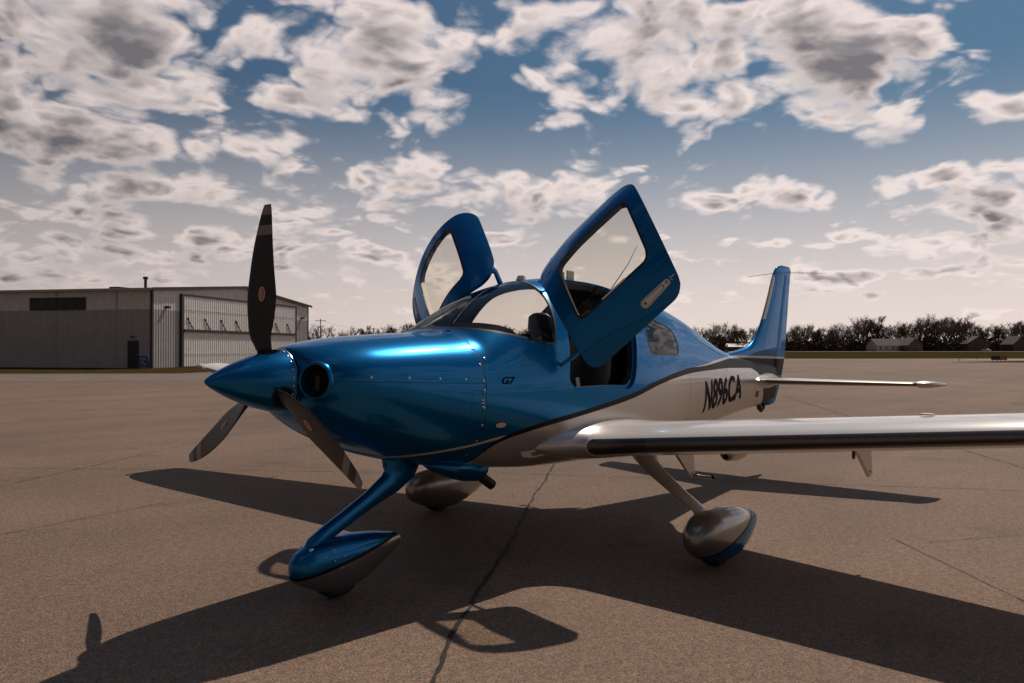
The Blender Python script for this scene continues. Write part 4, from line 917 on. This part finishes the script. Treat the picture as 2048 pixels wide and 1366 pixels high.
b = MB(); b.tube([(3.2, HY * 3., EV + .2), (3.2, HY * 3., EV + 1.15)], .11, 10); b.tube([(3.2, HY * 3., EV + 1.1), (3.2, HY * 3., EV + 1.3)], .19, 10); b.build('roof_flue', M_FRAME, hangar)
b = MB(); b.tube([(23.2, HY * 4., EV + .2), (23.2, HY * 4., EV + .9)], .1, 10); b.build('roof_flue', M_FRAME, hangar)
b = MB(); b.box(7.6, 9.4, *(sorted((HY * 9., HY * 10.))), 6.55, 6.95); b.build('roof_vent', M_FRAME, hangar, smooth=False)
# blue sandwich board by the entry door
M_SIGNB = mat('sign_blue', (.01, .06, .13), .5); M_SIGNT = mat('sign_lettering', (.33, .37, .4), .5)
sb = tag(empty('sandwich_board_sign', (*gp(-27.35, 57.6), 0), (0, 0, YAW - math.pi / 2 + .05)), 'blue sandwich board sign beside the hangar entry door', 'sign')
for sg in (-1, 1):
    V = [(-.34, sg * .22, .1), (.34, sg * .22, .1), (.34, sg * .03, .88), (.27, sg * .022, .95), (-.27, sg * .022, .95), (-.34, sg * .03, .88)]; V += [(x, y - sg * .03, z) for x, y, z in V]; n = 6
    pnl = obj('board_panel', V, [tuple(range(6)), tuple(range(6, 12))[::-1]] + [(i, (i+1) % 6, 6 + (i+1) % 6, 6 + i) for i in range(6)], M_SIGNB, sb, smooth=False)
    for x in (-.3, .3): MB().tube([(x, sg * .235, 0), (x, sg * .2, .13)], .025, 6).build('board_foot', M_FRAME, sb)
    if sg < 0:
        for body, x0, x1, z0, z1 in (('WEST', -.25, .25, .64, .82), ("T's", -.16, .2, .24, .54)):
            tv, tf = text_mesh(body, bold=.02); P = [(x0 + (x1 - x0) * q[0], -.22 + ((z0 + (z1 - z0) * q[1]) - .1) * (.19 / .78) - .006, z0 + (z1 - z0) * q[1]) for q in tv]; obj('sign_lettering', P, tf, M_SIGNT, pnl, smooth=False)

# ------------------------------------------------------------------ trees, poles, houses
M_BARK = mat('bark', (.085, .066, .052), .9, noise=.2, nscale=4); M_TWIG = mat('bare_twigs', (.17, .118, .082), .9, noise=.3, nscale=.6); M_BUD = mat('rusty_spring_buds', (.2, .105, .045), .9, noise=.35, nscale=.6)
M_PINE = mat('evergreen', (.022, .03, .016), .9, noise=.3, nscale=.8); M_BRUSH = mat('brush', (.1, .074, .05), .95, noise=.45, nscale=.3)
def tree_meshes(seed, H, spread, dens, bud):
    r = random.Random(seed); tb = MB(); tv = []; tf = []
    def twig(p, d, L, w):
        p = np.array(p); q = p + d * L; s = np.cross(d, (r.gauss(0, 1), r.gauss(0, 1), r.gauss(0, 1))); s /= np.linalg.norm(s) + 1e-9; n = len(tv)
        tv.extend([tuple(p - s * w), tuple(p + s * w), tuple(q)]); tf.append((n, n + 1, n + 2))
    def grow(p, d, L, rad, lev):
        p = np.array(p, float); pts = [p]; dd = d.copy(); n = 3
        for k in range(n):
            dd = dd + np.array([r.gauss(0, .12), r.gauss(0, .12), r.gauss(.05, .08)]); dd /= np.linalg.norm(dd); pts.append(pts[-1] + dd * L / n)
        tb.tube(pts, [rad, rad * .85, rad * .7, rad * .5], 5 if lev < 2 else 3, cap=False)
        if lev >= 3:
            for k in range(dens):
                a = pts[r.randrange(1, 4)] + np.array([r.gauss(0, .15)] * 3); t = dd * .6 + np.array([r.gauss(0, .7), r.gauss(0, .7), r.gauss(.25, .6)]); t /= np.linalg.norm(t); twig(a, t, r.uniform(.5, 1.3), r.uniform(.02, .045) if not bud else r.uniform(.03, .09))
            return
        nb = r.choice((3, 4)) if lev else r.choice((5, 6, 7))
        for k in range(nb):
            i = r.uniform(.45 if lev else .3, 1.); bp = p + (pts[-1] - p) * i if lev else pts[min(3, int(i * 3))] + (pts[min(3, int(i*3)+1)] - pts[min(3, int(i*3))]) * (i * 3 % 1)
            az = r.uniform(0, 2 * math.pi); up = r.uniform(.35, 1.0) if lev else r.uniform(.5, 1.2); t = np.array([math.cos(az) * spread, math.sin(az) * spread, up]); t = t / np.linalg.norm(t) * .75 + dd * .4; t /= np.linalg.norm(t)
            grow(bp, t, L * r.uniform(.5, .68), rad * .5, lev + 1)
    grow((0, 0, -.2), np.array([0, 0, 1.]), H * .5, H * .022, 0)
    return tb, tv, tf
TREES = []
for sd, H, sp, dn, bud in ((1, 16, .9, 14, 0), (2, 18, .75, 13, 0), (3, 15, 1.0, 15, 0), (4, 14, .8, 20, 1), (5, 17, .85, 16, 0), (6, 13, .95, 20, 1)):
    tb, tv, tf = tree_meshes(sd, H, sp, dn, bud); me1 = bpy.data.meshes.new('trunk'); me1.from_pydata(tb.v, [], tb.f); me1.materials.append(M_BARK)
    me2 = bpy.data.meshes.new('crown'); me2.from_pydata(tv, [], tf); me2.materials.append(M_BUD if bud else M_TWIG); zmax = max(p[2] for p in tv); TREES.append((me1, me2, zmax, bud))
rt_ = random.Random(11)
def put_tree(lat, dep, h, kind, label, group):
    me1, me2, zm, bud = TREES[kind]; s = h / zm
    e = empty('bare_tree', (*gp(lat, dep), 0), (0, 0, rt_.uniform(0, 6.28))); e.scale = (s * rt_.uniform(.9, 1.15), s * rt_.uniform(.9, 1.15), s); tag(e, label, 'tree', group)
    for nm, me in (('trunk', me1), ('crown', me2)):
        o = bpy.data.objects.new(nm, me); col.objects.link(o); o.parent = e
LBL = {0: 'leafless grey-brown tree in the wood across the airfield', 1: 'tree with rusty spring buds in the wood across the airfield'}
def px_lat(u, dep): return (u - 1024) / FPX * dep
sky_line = lerp_tab([(1300,652),(1380,652),(1440,643),(1500,648),(1560,652),(1600,641),(1650,652),(1700,640),(1740,630),(1790,640),(1840,636),(1890,624),(1930,640),(1990,646),(2048,634),(2140,640),(2300,640)])
u = 1290
while u < 2230:
    dep = rt_.uniform(425, 445); h = (697 - float(sky_line(u)) + rt_.uniform(-6, 5)) / FPX * dep + 1.5; k = rt_.choice((0, 1, 2, 4, 0, 1, 2, 3)); put_tree(px_lat(u, dep), dep, h, k, LBL[TREES[k][3]], 'trees along the far side of the airfield')
    u += rt_.uniform(9, 18)
u = 1290
while u < 2230:
    dep = rt_.uniform(455, 490); h = (697 - float(sky_line(u)) - 7 + rt_.uniform(-6, 4)) / FPX * dep + 1.5; k = rt_.choice((0, 1, 2, 4, 3, 5)); put_tree(px_lat(u, dep), dep, h, k, LBL[TREES[k][3]], 'trees along the far side of the airfield')
    u += rt_.uniform(10, 18)
LBL2 = {0: 'leafless grey-brown tree beyond the hangar near the utility poles', 1: 'tree with rusty spring buds beyond the hangar near the utility poles'}
skl = lerp_tab([(560,648),(620,648),(645,646),(668,652),(690,662),(715,652),(730,648),(760,656),(800,645),(830,642),(880,648),(1000,650),(1300,652)])
u = 560
while u < 1290:
    dep = rt_.uniform(255, 290); h = (697 - float(skl(u)) + rt_.uniform(-5, 3)) / FPX * dep + 1.5; k = rt_.choice((0, 2, 4, 3, 5, 1)); put_tree(px_lat(u, dep), dep, h, k, LBL2[TREES[k][3]], 'trees beyond the hangar')
    u += rt_.uniform(11, 20)
def brush(name, lat0, lat1, dep0, dep1, h, n, label, seed):
    r = random.Random(seed); V = []; F = []
    for i in range(n):
        la = r.uniform(lat0, lat1); de = r.uniform(dep0, dep1); x, y = gp(la, de); hh = h * (.55 + .45 * math.sin(la * .21 + 2 * math.sin(la * .07)) ** 2) ; z = r.uniform(0, 1) ** 1.4 * hh; s = r.uniform(.3, .9)
        a = np.array([r.gauss(0, 1), r.gauss(0, 1), r.gauss(0, 1)]); a /= np.linalg.norm(a); b = np.cross(a, (r.gauss(0, 1), r.gauss(0, 1), r.gauss(0, 1))); b /= np.linalg.norm(b); c = np.array([x, y, z]); k = len(V)
        V += [tuple(c + a * s), tuple(c + b * s * .8), tuple(c - a * s), tuple(c - b * s * .8)]; F.append((k, k+1, k+2, k+3))
    return tag(obj(name, V, F, M_BRUSH, smooth=False), label, 'undergrowth', kind='stuff')
brush('undergrowth', 75, 400, 436, 452, 9.0, 46000, 'dark brush under the trees across the airfield', 3)
brush('undergrowth', -85, 75, 268, 285, 5.5, 20000, 'dark brush under the trees beyond the hangar', 4)
# utility poles with wires
M_POLE = mat('pole_wood', (.05, .04, .033), .9, noise=.2, nscale=3)
PT = []
for u_, dep, H_, pl in ((641, 222, 10., 'tall wooden utility pole with two crossarms just past the hangar corner'), (747, 300, 9.6, 'smaller wooden utility pole amid the low trees past the hangar')):
    x, y = gp(px_lat(u_, dep), dep); e = tag(empty('utility_pole', (x, y, 0), (0, 0, YAW - math.pi / 2 + .25)), pl, 'pole', 'utility poles')
    MB().tube([(0, 0, -.3), (0, 0, H_)], [.17, .11], 8).build('pole_shaft', M_POLE, e); MB().box(-1.5, 1.5, -.07, .07, H_ - .65, H_ - .5).build('crossarm', M_POLE, e, smooth=False)
    MB().box(-1.1, 1.1, -.06, .06, H_ - 2.3, H_ - 2.18).build('lower_crossarm', M_POLE, e, smooth=False)
    for xx in (-1.4, -.7, .7, 1.4): MB().tube([(xx, 0, H_ - .5), (xx, 0, H_ - .3)], [.05, .03], 6).build('insulator', M_FRAME, e)
    PT.append((x, y, H_ - .3))
wr = MB()
for a, b in ((0, 1),):
    a = np.array(PT[a]); b = np.array(PT[b]); wr.tube([a + (b - a) * t - np.array([0, 0, 2.2 * 4 * t * (1 - t) * .5]) for t in np.linspace(0, 1, 14)], .018, 4)
tag(wr.build('power_line', M_FRAME), 'thin wire strung between the utility poles', 'wire')
M_HW = mat('white_clapboard', (.42, .39, .37), .7, noise=.05, nscale=3); M_HBR = mat('brown_siding', (.09, .06, .045), .8, noise=.2, nscale=3); M_SHING = mat('grey_shingle', (.085, .075, .07), .85, noise=.2, nscale=2); M_PALER = mat('pale_metal_roof', (.5, .45, .41), .5, noise=.08, nscale=1)
def house(lat, dep, rz, W, D, He, Hr, mw, mr_, label, nwin=3, gable_front=False):
    e = tag(empty('house', (*gp(lat, dep), 0), (0, 0, YAW - math.pi / 2 + rz)), label, 'house')
    V = [(-W/2,-D/2,0),(W/2,-D/2,0),(W/2,D/2,0),(-W/2,D/2,0),(-W/2,-D/2,He),(W/2,-D/2,He),(W/2,D/2,He),(-W/2,D/2,He)]
    if gable_front: V += [(0,-D/2,Hr-.12),(0,D/2,Hr-.12)]; F = [(0,1,5,8,4),(1,2,6,5),(2,3,7,9,6),(3,0,4,7)]
    else: V += [(-W/2,0,Hr-.12),(W/2,0,Hr-.12)]; F = [(0,1,5,4),(1,2,6,9,5),(2,3,7,6),(3,0,4,8,7)]
    obj('wall', V, F, mw, e, smooth=False); o = .5
    for s in (-1, 1):
        k = (Hr - He) / ((W if gable_front else D) / 2)
        if gable_front: P = [(s*(W/2+o), -D/2-o, He-o*k), (0, -D/2-o, Hr), (0, D/2+o, Hr), (s*(W/2+o), D/2+o, He-o*k)]
        else: P = [(-W/2-o, s*(D/2+o), He-o*k), (W/2+o, s*(D/2+o), He-o*k), (W/2+o, 0, Hr), (-W/2-o, 0, Hr)]
        P += [(x, y, z + .18) for x, y, z in P]; obj('roof_slope', P, [(0,1,2,3),(7,6,5,4),(0,4,5,1),(1,5,6,2),(2,6,7,3),(3,7,4,0)], mr_, e, smooth=False)
    for i in range(nwin):
        x = -W/2 + W * (i + .5) / nwin; f = MB().box(x - .6, x + .6, -D/2 - .06, -D/2 + .02, 1., 2.3).build('window', M_HW, e, smooth=False); MB().box(x - .5, x + .5, -D/2 - .075, -D/2 - .062, 1.1, 2.2).build('pane', M_PANE, f, smooth=False)
    return e
house(px_lat(1768, 414), 414, .2, 15, 9, 3.2, 6.6, M_HW, M_SHING, 'white single-storey house with a long grey shingle roof', 4)
house(px_lat(1815, 412), 412, .25, 9, 11, 3.4, 7.0, M_HBR, M_SHING, 'brown gable-fronted house adjoining the white house', 2, True)
house(px_lat(1950, 418), 418, -.15, 11, 9, 4.2, 8., M_HBR, M_SHING, 'dark steep-roofed house among the trees with a parked car in front', 3, True)
house(px_lat(2030, 420), 420, .1, 9, 9, 4., 8.2, M_HBR, M_SHING, 'dark gabled house at the end of the row past the steep-roofed one', 2, True)
house(px_lat(1428, 425), 425, .1, 10, 8, 2.4, 4.0, M_HBR, M_PALER, 'low brown house with pale roof behind the tail', 2)
house(px_lat(1478, 428), 428, -.05, 15, 8, 2.5, 4.1, M_HBR, M_PALER, 'long low brown shed with pale roof behind the tail fin', 3)
# parked car near the dark house
car = tag(empty('parked_car', (*gp(px_lat(1972, 404), 404), 0), (0, 0, YAW + .5)), 'small grey car parked before the dark steep-roofed house', 'car')
M_CARP = mat('car_paint', (.35, .35, .36), .3, .4, .8)
P = [(-2.1,.35),(-2.15,.75),(-1.95,.92),(-1.2,1.0),(-.6,1.42),(.7,1.45),(1.3,1.02),(1.95,.92),(2.15,.7),(2.1,.35)]; n = len(P)
V = [(x, -.85, z) for x, z in P] + [(x, .85, z) for x, z in P]; sharp(obj('car_body', V, [tuple(range(n)), tuple(range(n, 2*n))[::-1]] + [(i, n+i, n+(i+1) % n, (i+1) % n) for i in range(n)], M_CARP, car), 30)
for sy in (-1, 1): MB().add([(-1.0, sy*.86, 1.02), (1.1, sy*.86, 1.02), (.65, sy*.86, 1.38), (-.55, sy*.86, 1.38)], [(0, 1, 2, 3)]).build('side_window', M_PANE, car, smooth=False)
for x in (-1.3, 1.3):
    for sy in (-1, 1): MB().tube([(x, sy*.7, .32), (x, sy*.88, .32)], .32, 16).build('wheel', M_RUBBER, car)
for sy in (-.6, .6): MB().disc((2.14, sy, .72), (1, 0, 0), .12, 12, .03).build('headlight', M_LABELW, car)
# taxiway guidance sign on the grass island
ts = tag(empty('taxiway_sign', (*gp(px_lat(1998, 92), 92), .02), (0, 0, YAW - math.pi / 2 + .1)), 'low two-panel black and orange taxiway sign on the grass island', 'sign')
M_SY = mat('sign_orange', (.35, .14, .02), .5)
MB().box(-.95, -.02, -.1, .1, .12, .62).build('black_panel', M_TRIM, ts, smooth=False); MB().box(.02, .95, -.1, .1, .12, .62).build('orange_panel', M_SY, ts, smooth=False)
for x in (-.8, -.2, .2, .8): MB().tube([(x, 0, 0), (x, 0, .14)], .03, 6).build('sign_leg', M_FRAME, ts)
for u_, dep in ((1918, 89), (1954, 96)):
    m_ = tag(empty('edge_marker', (*gp(px_lat(u_, dep), dep), .02)), 'thin reflective edge marker stake on the grass island', 'marker', 'edge markers')
    MB().tube([(0, 0, 0), (0, 0, .42)], .025, 6).build('marker_post', M_FRAME, m_); MB().tube([(0, 0, .42), (0, 0, .52)], [.05, .03], 8).build('marker_cap', M_SIGNB, m_)
